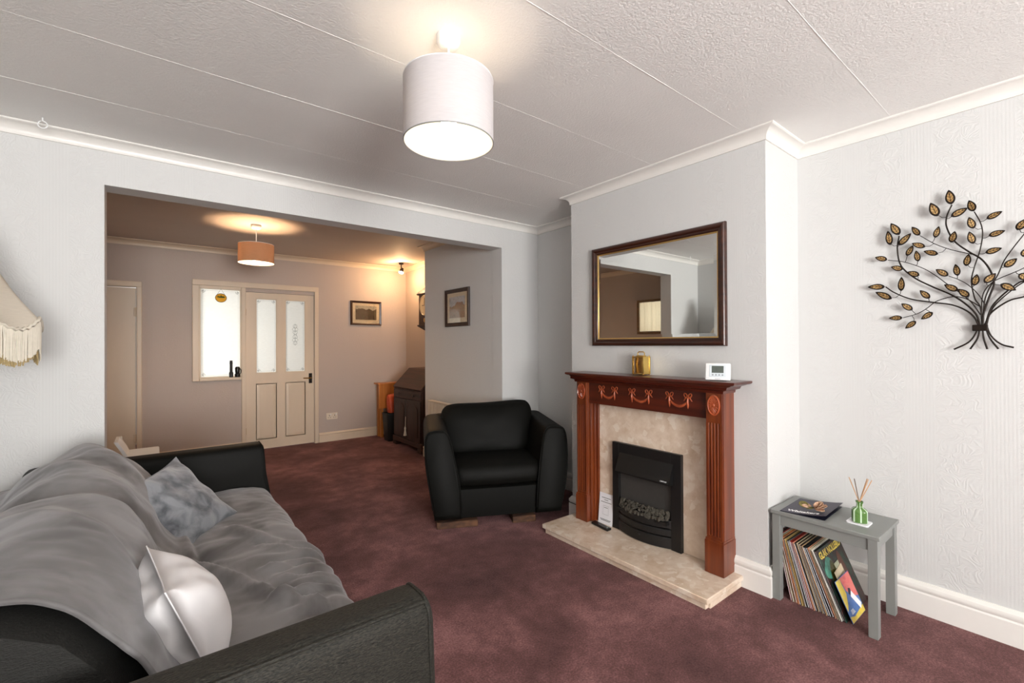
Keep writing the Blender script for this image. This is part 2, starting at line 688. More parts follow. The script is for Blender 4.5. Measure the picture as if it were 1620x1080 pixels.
S('floor', G().box(LX - .1, 3.1, RY - .1, EY + 1.5, -0.08, 0.0), 'carpet')
ceil = S('ceiling', G().box(LX - .1, 3.1, RY - .1, PY + .05, CH, CH + .1), 'ceiling_paper')
for i, y in enumerate((-3.18, -2.64, -2.1, -1.56, -1.02, -0.48, 0.05, 0.59, 1.11, 1.66, 2.20, 2.74)):
    g = G()
    pts = [(x, y + 0.004 * fnoise((x, y, 0), 1.3), CH + 0.0006) for x in [LX + 0.02 + k * (RX - LX - .04) / 40 for k in range(41)]]
    g.tube(pts, [0.0012 + 0.0018 * abs(fnoise((p[0], p[1], 3), 2.1)) for p in pts], 6)
    S('paper_seam', g, 'ceiling_paper', ceil, smooth=40)
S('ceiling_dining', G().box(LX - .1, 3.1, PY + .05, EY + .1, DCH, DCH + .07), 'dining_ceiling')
S('wall_left', G().box(LX - .1, LX, RY - .1, PY + PT, 0, CH), 'wallpaper')
S('wall_right', G().box(RX, RX + .1, RY - .1, PY + PT, 0, CH), 'wallpaper')
S('wall_chimney', G().box(BX, RX, CB0, CB1, 0, CH), 'wallpaper')
S('wall_partition', G().box(LX, OX0, PY, PY + PT, 0, CH).box(OX1, RX, PY, PY + PT, 0, CH).box(OX0, OX1, PY, PY + PT, OZ, CH), 'wallpaper')
# rear wall with the front window the daylight comes through
WX0, WX1, WZ0, WZ1 = -0.80, 0.92, 0.55, 2.20
S('wall_rear', G().box(LX, WX0, RY - .1, RY, 0, CH).box(WX1, RX, RY - .1, RY, 0, CH)
  .box(WX0, WX1, RY - .1, RY, 0, WZ0).box(WX0, WX1, RY - .1, RY, WZ1, CH), 'wallpaper')
wf = S('window_3', G().box(WX0, WX0 + .05, RY - .09, RY - .02, WZ0, WZ1).box(WX1 - .05, WX1, RY - .09, RY - .02, WZ0, WZ1)
       .box(WX0, WX1, RY - .09, RY - .02, WZ0, WZ0 + .05).box(WX0, WX1, RY - .09, RY - .02, WZ1 - .05, WZ1)
       .box(0.03, 0.09, RY - .09, RY - .02, WZ0, WZ1), 'white_gloss')
S('window_sill', G().rbox(WX0 - .05, WX1 + .05, RY - .02, RY + .12, WZ0 - .03, WZ0, .008), 'white_gloss', wf)
# dining room
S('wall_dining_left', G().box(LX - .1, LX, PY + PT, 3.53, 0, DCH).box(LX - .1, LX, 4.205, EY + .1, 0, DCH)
  .box(LX - .1, LX, 3.53, 4.205, 0, 1.47).box(LX - .1, LX, 3.53, 4.205, 1.915, DCH), 'wallpaper_dimmed')
S('wall_fill_light_box', G().box(-1.75, -1.70, 3.3, 4.5, 1.2, 2.2).box(-1.70, LX - .1, 3.3, 3.35, 1.2, 2.2).box(-1.70, LX - .1, 4.45, 4.5, 1.2, 2.2)
  .box(-1.70, LX - .1, 3.35, 4.45, 1.2, 1.25).box(-1.70, LX - .1, 3.35, 4.45, 2.15, 2.2), 'wallpaper')  # added unseen box around the curtain's fill lamp
S('wall_dining_right', G().box(DRX, DRX + .1, PY + PT, EY + .1, 0, DCH), 'wallpaper_dimmed')
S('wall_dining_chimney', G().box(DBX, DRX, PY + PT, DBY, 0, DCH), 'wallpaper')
D1, D2, D3 = 0.86, 1.645, 1.95                     # glazed door leaf left, right, top
WL0, WL1, WLZ0, WLZ1 = 0.40, 0.805, 0.925, 1.962   # side light
L0, L1, LZ = -0.80, -0.165, 1.925                  # plain door on the left
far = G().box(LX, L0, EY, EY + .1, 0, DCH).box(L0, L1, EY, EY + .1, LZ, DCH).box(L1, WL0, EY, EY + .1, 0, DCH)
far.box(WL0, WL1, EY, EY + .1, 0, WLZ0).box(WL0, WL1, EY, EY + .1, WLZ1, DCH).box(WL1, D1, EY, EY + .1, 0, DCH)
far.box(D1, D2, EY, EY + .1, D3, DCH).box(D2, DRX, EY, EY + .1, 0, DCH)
S('wall_far', far, 'wallpaper_dimmed')
# hallway beyond the glazed door
S('wall_hall', G().box(LX, 3.0, 7.72, 7.8, 0, DCH).box(LX - .1, LX, EY + .1, 7.8, 0, DCH).box(1.95, 2.05, EY + .1, 7.8, 0, DCH), 'wallpaper')
S('ceiling_hall', G().box(LX - .1, 3.1, EY + .1, 7.8, DCH, DCH + .07), 'ceiling_paper')


# mouldings that follow the walls, mitred at the corners
def corner_offset(P, i, d, closed):
    n = len(P)
    p = Vector(P[i])

    def nrm(a, b):
        t = (Vector(b) - Vector(a)).normalized()
        return Vector((-t.y, t.x))
    if closed or 0 < i < n - 1:
        n1 = nrm(P[i - 1], P[i])
        n2 = nrm(P[i], P[(i + 1) % n])
        m = (n1 + n2)
        m = m / max(0.2, m.length_squared) * 2.0
        return p + m * d
    if i == 0:
        return p + nrm(P[0], P[1]) * d
    return p + nrm(P[-2], P[-1]) * d


def moulding(P, prof, closed, names, m, skip=()):
    n = len(P)
    for i in range(n if closed else n - 1):
        if i in skip:
            continue
        j = (i + 1) % n
        ra = [(*corner_offset(P, i, d, closed), z) for d, z in prof]
        rb = [(*corner_offset(P, j, d, closed), z) for d, z in prof]
        S(names(i), G().loft([ra, rb]), m, smooth=30)


def cove(z):
    pr = [(0.0, z), (0.062, z), (0.062, z - 0.006)]
    for k in range(0, 9):
        a = R(90 - 90 * k / 8)
        # concave quarter between (0.056, z-0.010) and (0.008, z-0.052)
        pr.append((0.056 - 0.046 * (1 - math.sin(a)) if False else 0.056 - 0.048 * math.cos(a), z - 0.052 + 0.042 * math.sin(a)))
    # the arc bows towards the wall corner
    pr = pr[:3] + [(0.056 - 0.048 * math.sin(R(90 * k / 8)), z - 0.010 - 0.042 * (1 - math.cos(R(90 * k / 8)))) for k in range(9)]
    return pr + [(0.008, z - 0.060), (0.0, z - 0.060)]


LIV = [(LX, RY), (RX, RY), (RX, CB0), (BX, CB0), (BX, CB1), (RX, CB1), (RX, PY), (LX, PY)]
moulding(LIV, cove(CH), True, lambda i: 'trim_%d' % (i + 1), 'white_gloss')
DIN = [(LX, PY + PT), (DBX, PY + PT), (DBX, DBY), (DRX, DBY), (DRX, EY), (LX, EY)]
moulding(DIN, cove(DCH), True, lambda i: 'trim_%d' % (i + 11), 'dining_gloss', skip=(0,))


def skirt(h):
    return [(0, 0), (0.020, 0), (0.020, h * .66), (0.017, h * .685), (0.0155, h * .71), (0.0175, h * .735), (0.020, h * .78), (0.0205, h * .84), (0.018, h * .90), (0.012, h * .945), (0.008, h), (0, h)]


SK = skirt(0.150)
moulding([(RX, RY), (RX, CB0), (BX, CB0), (BX, 1.20)], SK, False, lambda i: ('baseboard_right', 'baseboard_chimney_side', 'baseboard_chimney')[i], 'white_gloss')
moulding([(BX, 2.235), (BX, CB1), (RX, CB1), (RX, PY), (OX1, PY)], SK, False, lambda i: ('baseboard_chimney_far', 'baseboard_alcove_side', 'baseboard_alcove', 'baseboard_partition')[i], 'white_gloss')
moulding([(OX0, PY), (LX, PY), (LX, RY), (RX, RY)], SK, False, lambda i: ('baseboard_partition_left', 'baseboard_left', 'baseboard_rear')[i], 'white_gloss')
SK2 = skirt(0.125)
moulding([(DBX, PY + PT), (DBX, DBY), (DRX, DBY), (DRX, EY), (1.70, EY)], SK2, False, lambda i: ('baseboard_dining_chimney', 'baseboard_dining_side', 'baseboard_dining_right', 'baseboard_far')[i], 'dining_gloss')
moulding([(0.84, EY), (-0.13, EY)], SK2, False, lambda i: 'baseboard_far_left', 'dining_gloss')
moulding([(LX, EY), (LX, PY + PT)], SK2, False, lambda i: 'baseboard_dining_left', 'dining_gloss')

# ------------------------------------------------------------------ far wall: glazed door, side light, plain door
cas = 'dining_gloss'
y0 = EY - 0.022
S('trim_21', G().rbox(D2 + .002, 1.697, y0, EY + .06, 0, 2.056, .006), cas, smooth=30)
S('trim_22', G().rbox(0.325, 1.697, y0 - .002, EY + .06, 1.993, 2.058, .006), cas, smooth=30)
S('trim_23', G().rbox(0.812, D1 - .003, y0, EY + .06, 0, 1.993, .005), cas, smooth=30)
sl = S('window_1', G().rbox(0.325, 0.392, y0, EY + .06, 0.885, 1.993, .006).rbox(0.392, 0.812, y0 - .008, EY + .06, 0.885, 0.917, .006)
       .rbox(0.388, 0.405, y0 + .012, EY + .05, .917, 1.975, .003).rbox(0.80, 0.815, y0 + .012, EY + .05, .917, 1.975, .003)
       .rbox(0.392, 0.812, y0 + .012, EY + .05, 1.957, 1.996, .003).rbox(0.392, 0.812, y0 + .012, EY + .05, .905, .928, .003), cas, smooth=30)
S('pane', G().box(0.40, 0.806, EY + .024, EY + .030, 0.925, 1.962), 'frosted_glass', sl)


def fy(u, v, w):
    return (u, EY + .0235 - w, v)


def etched(x0, x1, z0, z1, centre, yy):
    """etched corner scrolls and border lines, laid on the room side of the pane"""
    g = G()
    t = 0.0011

    def ln(pts, r=t):
        g.tube([(a, yy, b) for a, b in pts], r, 4)
    i = 0.022
    for sx, sz in ((0, 0), (1, 0), (0, 1), (1, 1)):
        cx = x0 + i if sx == 0 else x1 - i
        cz = z0 + i if sz == 0 else z1 - i
        dx = 1 if sx == 0 else -1
        dz = 1 if sz == 0 else -1
        ln([(cx + dx * .03 * math.cos(a) , cz + dz * .03 * math.sin(a)) for a in [R(k * 9) for k in range(11)]], .0016)
        for q in range(3):
            a0 = R(15 + 30 * q)
            ln([(cx + dx * (.012 * math.cos(a0) + .008 * math.cos(b)), cz + dz * (.012 * math.sin(a0) + .008 * math.sin(b))) for b in [R(k * 40) for k in range(9)]], .0013)
    for a, b, c, d in ((x0 + i, z0 + i + .03, x0 + i, z1 - i - .03), (x1 - i, z0 + i + .03, x1 - i, z1 - i - .03),
                       (x0 + i + .03, z0 + i, x1 - i - .03, z0 + i), (x0 + i + .03, z1 - i, x1 - i - .03, z1 - i)):
        ln([(a, b), (c, d)], .0007)
    if centre:
        cx, cz = (x0 + x1) / 2, (z0 + z1) / 2 + .02
        for s in (-1, 1):
            for dz in (-1, 1):
                for q, (h, w) in enumerate(((.03, .034), (.07, .042), (.11, .030))):
                    ln([(cx + s * (w * math.sin(R(k * 30)) * (1 - k / 14)), cz + dz * (h + .022 * math.cos(R(k * 30)) - .004 * k * .3)) for k in range(9)], .0014)
            ln([(cx, cz - .14), (cx + s * .012, cz - .10), (cx, cz - .06), (cx + s * .014, cz), (cx, cz + .06), (cx + s * .012, cz + .10), (cx, cz + .14)], .0012)
    return g


S('etched_border', etched(0.40, 0.806, 0.925, 1.962, False, EY + .0235), 'etch_grey', sl)
# the glazed door: stiles, rails, panes, raised panels
DY0, DY1 = EY + 0.006, EY + 0.044
P1, P2 = (0.968, 1.199), (1.298, 1.538)
GZ0, GZ1, LZ0, LZ1 = 0.95, 1.872, 0.13, 0.82
d1 = S('door_1', G().box(D1, P1[0], DY0, DY1, .012, D3 - .004).box(P1[1], P2[0], DY0, DY1, .012, D3 - .004).box(P2[1], D2 - .003, DY0, DY1, .012, D3 - .004)
       .box(P1[0], P1[1], DY0, DY1, .012, LZ0).box(P2[0], P2[1], DY0, DY1, .012, LZ0)
       .box(P1[0], P1[1], DY0, DY1, LZ1, GZ0).box(P2[0], P2[1], DY0, DY1, LZ1, GZ0)
       .box(P1[0], P1[1], DY0, DY1, GZ1, D3 - .004).box(P2[0], P2[1], DY0, DY1, GZ1, D3 - .004), cas)
for k, (a, b) in enumerate((P1, P2)):
    S('pane', G().box(a, b, EY + .022, EY + .028, GZ0, GZ1), 'frosted_glass', d1)
    S('etched_border', etched(a, b, GZ0, GZ1, k == 1, EY + .0215), 'etch_grey', d1)
    S('glazing_bead', G().box(a, a + .008, DY0 + .004, EY + .022, GZ0, GZ1).box(b - .008, b, DY0 + .004, EY + .022, GZ0, GZ1)
      .box(a, b, DY0 + .004, EY + .022, GZ0, GZ0 + .008).box(a, b, DY0 + .004, EY + .022, GZ1 - .008, GZ1), cas, d1)
    q = [(a, LZ0), (b, LZ0), (b, LZ1), (a, LZ1)]

    def inset(d):
        return [(a + d, LZ0 + d), (b - d, LZ0 + d), (b - d, LZ1 - d), (a + d, LZ1 - d)]
    S('raised_panel', G().loft([[(x, DY0 + .008, z) for x, z in inset(0)], [(x, DY0 + .008, z) for x, z in inset(.008)],
                                [(x, DY0 + .004, z) for x, z in inset(.036)], [(x, DY0 + .003, z) for x, z in inset(.04)]], cap=True), cas, d1)
hp = S('handle_plate', G().rbox(1.578, 1.618, EY - .002, EY + .008, .795, .925, .003), 'bronze_dark', d1)
S('door_handle', G().tube([(1.598, EY + .004, .865), (1.598, EY - .045, .865), (1.575, EY - .052, .865), (1.50, EY - .05, .868)], [.008, .008, .008, .006], 8), 'brass', d1, smooth=40)
for z in (0.25, 1.70):
    S('hinge', G().tube([(D1 - .004, EY - .002, z - .04), (D1 - .004, EY - .002, z + .04)], .006, 8), 'brass', d1, smooth=40)
# plain door on the left and its casing
S('trim_24', G().rbox(L1 + .002, -0.118, y0, EY + .05, 0, 1.985, .006), cas, smooth=30)
S('trim_25', G().rbox(LX + .002, -0.118, y0 - .002, EY + .05, 1.928, 1.988, .006), cas, smooth=30)
d2 = S('door_2', G().rbox(L0, L1 - .006, EY + .004, EY + .044, .012, LZ - .008, .003), cas, smooth=30)
for z in (0.30, 1.66):
    S('hinge', G().rbox(L1 - .022, L1 + .012, EY - .006, EY + .004, z - .045, z + .045, .002)
      .tube([(L1 - .003, EY - .006, z - .05), (L1 - .003, EY - .006, z + .05)], .006, 8), 'dining_gloss', d2, smooth=40)
# curtained internal window on the dining left wall (seen in the fireplace mirror)
w2 = S('window_2', G().rbox(LX, LX + .03, 3.50, 4.235, 1.435, 1.475, .004).rbox(LX, LX + .03, 3.50, 4.235, 1.91, 1.945, .004)
       .rbox(LX, LX + .03, 3.50, 3.535, 1.475, 1.91, .004).rbox(LX, LX + .03, 4.20, 4.235, 1.475, 1.91, .004), 'oak_frame', smooth=30)
rows = []
for k in range(61):
    y = 3.535 + .665 * k / 60
    rows.append([(LX + .010 + .006 * math.sin(k * .62) + .003 * math.sin(k * 1.7), y, z) for z in (1.475, 1.69, 1.91)])
S('curtain', G().grid(rows), 'curtain_cream', w2, smooth=60)
S('pane', G().box(LX - .06, LX - .057, 3.53, 4.205, 1.47, 1.915), 'clear_glass', w2)

# ------------------------------------------------------------------ sofa
sofa = thing('sofa', (0.0, 2.1, 0.0), 'black fabric sofa with wide flared arms along the left wall', 'sofa')
SY0, SY1 = 0.965, 3.245            # outer faces of the two arms at the top


def arm_section(y_top_out, y_bot_out, sgn, w_top, w_bot, h):
    """cross-section (y,z) of an arm that leans outwards; sgn +1 means inner side is at larger y"""
    o = []
    yo, yb = y_top_out, y_bot_out
    out = [(yb, .05), (yb - sgn * 0.012, .20), (yo + sgn * .010, .46), (yo, h - .05)]
    top = []
    r = .045
    for k in range(1, 6):
        a = R(90 * k / 6)
        top.append((yo + sgn * (r - r * math.cos(a)), h - r + r * math.sin(a)))
    yi = yo + sgn * w_top
    for k in range(0, 6):
        a = R(90 * k / 5)
        top.append((yi - sgn * r + sgn * r * math.sin(a), h - .004 - r + r * math.cos(a)))
    inn = [(yi + sgn * .012, .52), (yb + sgn * (w_bot + .0), .36), (yb + sgn * w_bot, .05)]
    return out + top + inn


def make_arm(sec, x0, x1, lean, nm, parent, cloth, tf=None):
    """sweep the section from the back (x0) to the front (x1); the front is softly rounded and leans back"""
    cy = sum(p[0] for p in sec) / len(sec)
    cz = sum(p[1] for p in sec) / len(sec)
    rings = []
    st = [(0.0, .90), (0.012, .97), (0.03, 1.0)] + [(0.03 + (x1 - x0 - .06) * k / 8, 1.0) for k in range(1, 9)] + [(x1 - x0 - .018, .985), (x1 - x0 - .006, .955), (x1 - x0, .90)]
    for d, s in st:
        ring = []
        for y, z in sec:
            zz = cz + (z - cz) * s
            yy = cy + (y - cy) * s
            ring.append((x0 + d - lean * max(0, (zz - .25)) * (d / (x1 - x0)) ** 3, yy, zz))
        rings.append(ring)
    g = G().loft(rings)
    pr = [(p[0] + .004, p[1], p[2]) for p in rings[-3]]
    pg = G().tube(pr[1:-1], .0045, 6)
    q = 6
    run = [(r_[q][0], r_[q][1], r_[q][2] + .002) for r_ in rings[2:-2]]
    pg.tube(run, .0045, 6)
    a = build(nm, g, cloth, parent, smooth=50)
    build('piping', pg, cloth, a, smooth=60)
    return a


make_arm(arm_section(SY0, 1.075, 1, .135, .17, .70), -0.50, 0.545, .06, 'arm', sofa, 'sofa_top_cloth')
make_arm(arm_section(SY1, 3.125, -1, .135, .17, .70), -0.50, 0.545, .06, 'arm', sofa, 'armchair_cloth')
build('base', G().rbox(-.46, .47, 1.16, 3.04, .06, .30, .02, 3), 'sofa_cloth', sofa)


def slab_x(prof, y0, y1, n=14, puff=.03):
    """a padded slab: profile in (x,z), extruded along y with rounded ends"""
    cx = sum(p[0] for p in prof) / len(prof)
    cz = sum(p[1] for p in prof) / len(prof)
    rings = []
    for k in range(n + 1):
        t = k / n
        y = y0 + (y1 - y0) * t
        e = min(t, 1 - t) * (y1 - y0)
        s = 1 - puff * 3.0 * max(0, 1 - e / .06) ** 2
        rings.append([(cx + (x - cx) * s, y, cz + (z - cz) * s) for x, z in prof])
    return G().loft(rings)


build('back', slab_x([(-.50, .06), (-.52, .40), (-.535, .59), (-.52, .635), (-.49, .65), (-.43, .645), (-.40, .60), (-.36, .40), (-.34, .06)], 1.10, 3.10), 'sofa_cloth', sofa, smooth=60)
for a, b in ((1.20, 2.095), (2.105, 2.99)):
    build('back_cushion', slab_x([(-.35, .44), (-.39, .58), (-.39, .70), (-.36, .76), (-.29, .796), (-.22, .80), (-.135, .75), (-.06, .65), (-.005, .53), (-.01, .44), (-.15, .42)], a, b, 24, .035), 'sofa_cloth', sofa, smooth=60)
    build('seat_cushion', slab_x([(-.36, .295), (-.36, .42), (0, .44), (.30, .445), (.44, .435), (.485, .41), (.495, .37), (.48, .305)], a, b, 24, .025), 'sofa_cloth', sofa, smooth=60)
for x, y in ((-.42, 1.2), (.40, 1.2), (-.42, 3.0), (.40, 3.0)):
    build('foot', G().lathe([(.024, 0), (.03, .02), (.03, .062)], 12, (x, y, 0)), 'black_plastic', sofa)

# fleece throw over back and seat, with folds
PROF = [(-.565, .28), (-.575, .50), (-.570, .61), (-.540, .665), (-.455, .688), (-.385, .765), (-.30, .822), (-.215, .828), (-.115, .775), (-.035, .665), (.025, .548), (.085, .482), (.18, .472), (.33, .476), (.455, .468), (.512, .435), (.532, .375), (.538, .30), (.542, .20)]
NP, NY = 170, 230
prof = spline([(x, 0, z) for x, z in PROF], NP)
# creases pulled across the seat: path (x, y), height, width
FOLDS = [([(.075, 2.46), (.10, 2.12), (.22, 1.85), (.31, 1.64), (.40, 1.52)], .020, .020),
         ([(.27, 2.36), (.36, 2.16), (.44, 2.04), (.52, 1.96)], .016, .028),
         ([(.34, 2.10), (.42, 1.98), (.51, 1.90)], .013, .018),
         ([(.33, 1.86), (.42, 1.80), (.51, 1.78)], .010, .014),
         ([(.36, 1.74), (.44, 1.70), (.51, 1.69)], .010, .012),
         ([(.30, 1.62), (.40, 1.63), (.50, 1.61)], .009, .012)]


def fold_dist(path, x, y):
    best, sg = 9.0, 1.0
    for (ax, ay), (bx, by) in zip(path[:-1], path[1:]):
        ux, uy = bx - ax, by - ay
        L2 = ux * ux + uy * uy
        t_ = max(0.0, min(1.0, ((x - ax) * ux + (y - ay) * uy) / L2))
        ex, ey = x - ax - ux * t_, y - ay - uy * t_
        d_ = math.hypot(ex, ey)
        if d_ < best:
            best, sg = d_, (1.0 if ux * ey - uy * ex > 0 else -1.0)
    return best, sg


rows = []
TY0, TY1 = 1.215, 2.985
for j in range(NY + 1):
    t = j / NY
    row = []
    for i, p in enumerate(prof):
        s = i / (NP - 1)
        y = TY0 + (TY1 - TY0) * t
        x, z = p.x, p.z
        # outward direction of the profile
        q = prof[min(i + 1, NP - 1)] - prof[max(i - 1, 0)]
        nx, nz = -q.z, q.x
        ln_ = math.hypot(nx, nz)
        nx, nz = nx / ln_, nz / ln_
        if nz < 0 and s < .5 and i > 10:
            pass
        onback = smoothstep(.10, .25, s) * (1 - smoothstep(.50, .58, s))
        onseat = smoothstep(.54, .62, s) * (1 - smoothstep(.80, .90, s))
        onfold = smoothstep(.50, .58, s) * (1 - smoothstep(.84, .92, s))
        # dip between the two back cushions, sag in the seat
        h = -0.030 * onback * math.exp(-((y - 2.10) / .07) ** 2)
        h += -0.012 * onseat * math.exp(-((y - 2.10) / .05) ** 2)
        h += -0.045 * onback * smoothstep(2.80, 3.0, y) + 0.012 * onback * math.exp(-((y - 2.60) / .2) ** 2)
        # long soft folds
        wob = fnoise((x * 1.2, y * 1.1, 3.7), 2.2)
        h += .016 * onback * math.sin((y * 1.0 + x * 1.9) * 11 + 4 * wob) * (0.6 + wob)
        for path, hh, ww in FOLDS:
            dd, sg = fold_dist(path, x, y)
            h += onfold * hh * (math.exp(-(dd / ww) ** 2) - .45 * math.exp(-((dd - sg * ww * 1.7) / (ww * 1.1)) ** 2))
        h += .010 * onseat * fnoise((x * 2.4, y * 2.0, 9.1), 3.0)
        h += .007 * fnoise((x, y, z), 7.0) + .0035 * fnoise((x * 1.5, y * 1.5, z), 15.0)
        # rucks along the front edge of the seat near the closer arm
        ruck = onseat * math.exp(-((x - .40) / .10) ** 2) * smoothstep(2.2, 1.7, y)
        h += .010 * ruck * math.sin(y * 62 + 8 * wob)
        drop = smoothstep(.84, .95, s)
        x2 = x + nx * h + drop * .018 * math.sin(y * 17 + 3 * wob)
        z2 = z + nz * h
        y2 = y + .03 * (t - .5) * fnoise((s * 3, t, 0), 2.0) + .02 * math.sin(s * 9) * (1 - t) * .6
        row.append((x2, y2, z2))
    rows.append(row)
throw = build('throw_blanket', G().grid(rows), 'throw_fleece', origin=(0, 2.1, .3), label='grey fleece throw draped in folds over the sofa back and seat', cat='blanket', smooth=80, fix=False)
sm = throw.modifiers.new('thickness', 'SOLIDIFY')
sm.thickness = 0.010
sm.offset = 1.0


def pillow(W, Hh, T, n=34, ear=.10, seed=1, wrinkle=.010):
    """scatter cushion in local coordinates: u, v in plane, w thickness"""
    g = G()
    for side in (1, -1):
        rows = []
        for i in range(n + 1):
            row = []
            for j in range(n + 1):
                u, v = -1 + 2 * i / n, -1 + 2 * j / n
                c = (abs(u) * abs(v)) ** 2.0
                ku = 1 - ear * (1 - v * v) * abs(u) ** 2
                kv = 1 - ear * (1 - u * u) * abs(v) ** 2
                th = ((1 - abs(u) ** 2.2) * (1 - abs(v) ** 2.2)) ** 0.55
                w = T * th
                if 0 < i < n and 0 < j < n:
                    w += wrinkle * th ** .5 * noise.noise(Vector((u * 2.2, v * 2.2, seed + side * 7)))
                    w += wrinkle * .8 * (1 - th) * math.sin(9 * math.atan2(v, u) + seed)
                    w = max(w, .001)
                row.append((u * W / 2 * ku * (1 + .04 * c), v * Hh / 2 * kv * (1 + .04 * c), side * w))
            rows.append(row)
        g.grid(rows)
    edge = []
    for i in range(n):
        edge.append((-1 + 2 * i / n, -1))
    for i in range(n):
        edge.append((1, -1 + 2 * i / n))
    for i in range(n):
        edge.append((1 - 2 * i / n, 1))
    for i in range(n):
        edge.append((-1, 1 - 2 * i / n))
    seam = []
    for u, v in edge:
        c = (abs(u) * abs(v)) ** 2.0
        ku = 1 - ear * (1 - v * v) * abs(u) ** 2
        kv = 1 - ear * (1 - u * u) * abs(v) ** 2
        seam.append((u * W / 2 * ku * (1 + .04 * c), v * Hh / 2 * kv * (1 + .04 * c), 0))
    return g, G().tube(seam, .0019, 6, closed=True)


def frame3(c, nrm, upv, roll=0):
    """matrix whose local z is nrm and local y leans towards upv"""
    n_ = Vector(nrm).normalized()
    u_ = Vector(upv).cross(n_).normalized()
    v_ = n_.cross(u_)
    m = Matrix((u_, v_, n_)).transposed().to_4x4()
    m = m @ Matrix.Rotation(R(roll), 4, 'Z')
    m.translation = c
    return m


def cushion(name, c, nrm, upv, roll, W, Hh, T, m, label, seed, ear, wr):
    t = thing(name, (c[0], c[1], .48), label, 'cushion')
    g, s = pillow(W, Hh, T, ear=ear, seed=seed, wrinkle=wr)
    mx = frame3(c, nrm, upv, roll)
    body = build('cushion_body', g.xf(mx), m, t, smooth=80)
    mg = body.modifiers.new('weld', 'WELD')
    mg.merge_threshold = .0005
    build('seam_piping', s.xf(mx), m, t, smooth=80)
    return t


cushion('scatter_cushion', (0.080, 2.50, .592), (.56, -.44, .70), (-.25, .25, 1), 8, .42, .40, .060, 'crushed_velvet', 'grey crushed velvet cushion against the sofa\'s far arm', 3, .12, .012)
cushion('scatter_cushion', (0.052, 1.49, .585), (.90, .10, .34), (-.35, 0, 1), 2, .33, .30, .100, 'white_cotton', 'plain white square cushion beside the sofa\'s near arm', 5, .10, .010)

# ------------------------------------------------------------------ armchair
AC = Vector((1.93, 2.60, 0.0))
AD = Vector((.446, .895, 0))        # from the front of the chair towards its back
AW = Vector((.895, -.446, 0))       # from its left arm (in the picture) to its right arm


def ach(p):
    """chair coordinates (depth from front, width, height) -> room"""
    return AC + AD * p[0] + AW * p[1] + Vector((0, 0, p[2]))


arm_chair = thing('armchair', AC + AD * .42, 'bulky black armchair with flared arms beside the fireplace', 'armchair')


def chair_arm(sgn):
    sec = [(.46, .06), (.482, .20), (.520, .44), (.528, .60), (.517, .665), (.490, .692), (.43, .700), (.390, .695), (.364, .672), (.345, .62), (.315, .48), (.288, .34), (.275, .20), (.27, .06)]
    sec = [tuple(p) for p in [(v.x, v.z) for v in spline([(a, 0, b) for a, b in sec], 44)]]
    cw = sum(p[0] for p in sec) / len(sec)
    cz = sum(p[1] for p in sec) / len(sec)
    rings = []
    L = .82
    for d, s in [(0.0, .88), (.006, .94), (.018, .98), (.04, 1.0)] + [(.04 + (L - .08) * k / 10, 1.0) for k in range(1, 11)] + [(L - .02, .98), (L, .90)]:
        ring = []
        for w, z in sec:
            w2 = cw + (w - cw) * s
            z2 = cz + (z - cz) * s
            lean = .085 * smoothstep(.25, .70, z2) * (1 - d / L) ** 2
            drop = .018 * smoothstep(.5, .7, z2) * (1 - d / L)
            ring.append((d + lean - .012 * math.sin(math.pi * min(1, z2 / .7)) * (1 - d / L) ** 2, sgn * w2, z2 - drop))
        rings.append(ring)
    g = G().loft(rings).xf(ach)
    a = build('arm', g, 'armchair_cloth', arm_chair, smooth=55)
    build('piping', G().tube([ach((p[0] - .002, p[1], p[2])) for p in rings[2][2:-1]], .0045, 6), 'armchair_cloth', a, smooth=60)


chair_arm(-1)
chair_arm(1)


def slab(prof, w0, w1, n=26, rnd=.07, puff=.12, bow=0.0):
    """padded slab across the chair: profile in (depth, z)"""
    cd = sum(p[0] for p in prof) / len(prof)
    cz = sum(p[1] for p in prof) / len(prof)
    rings = []
    for k in range(n + 1):
        t = k / n
        w = w0 + (w1 - w0) * t
        e = min(t, 1 - t) * (w1 - w0)
        s = 1 - puff * max(0, 1 - e / rnd) ** 2.4
        b = bow * (1 - (2 * t - 1) ** 2)
        rings.append([(cd + (d - cd) * s - b * smoothstep(cd, cd - .1, d), w, cz + (z - cz) * s + .3 * b * smoothstep(cz, cz + .1, z)) for d, z in prof])
    return G().loft(rings)


def closed_profile(pts, n=40):
    P = pts + [pts[0]]
    return [(v.x, v.z) for v in spline([(a, 0, b) for a, b in P], n + 1)][:-1]


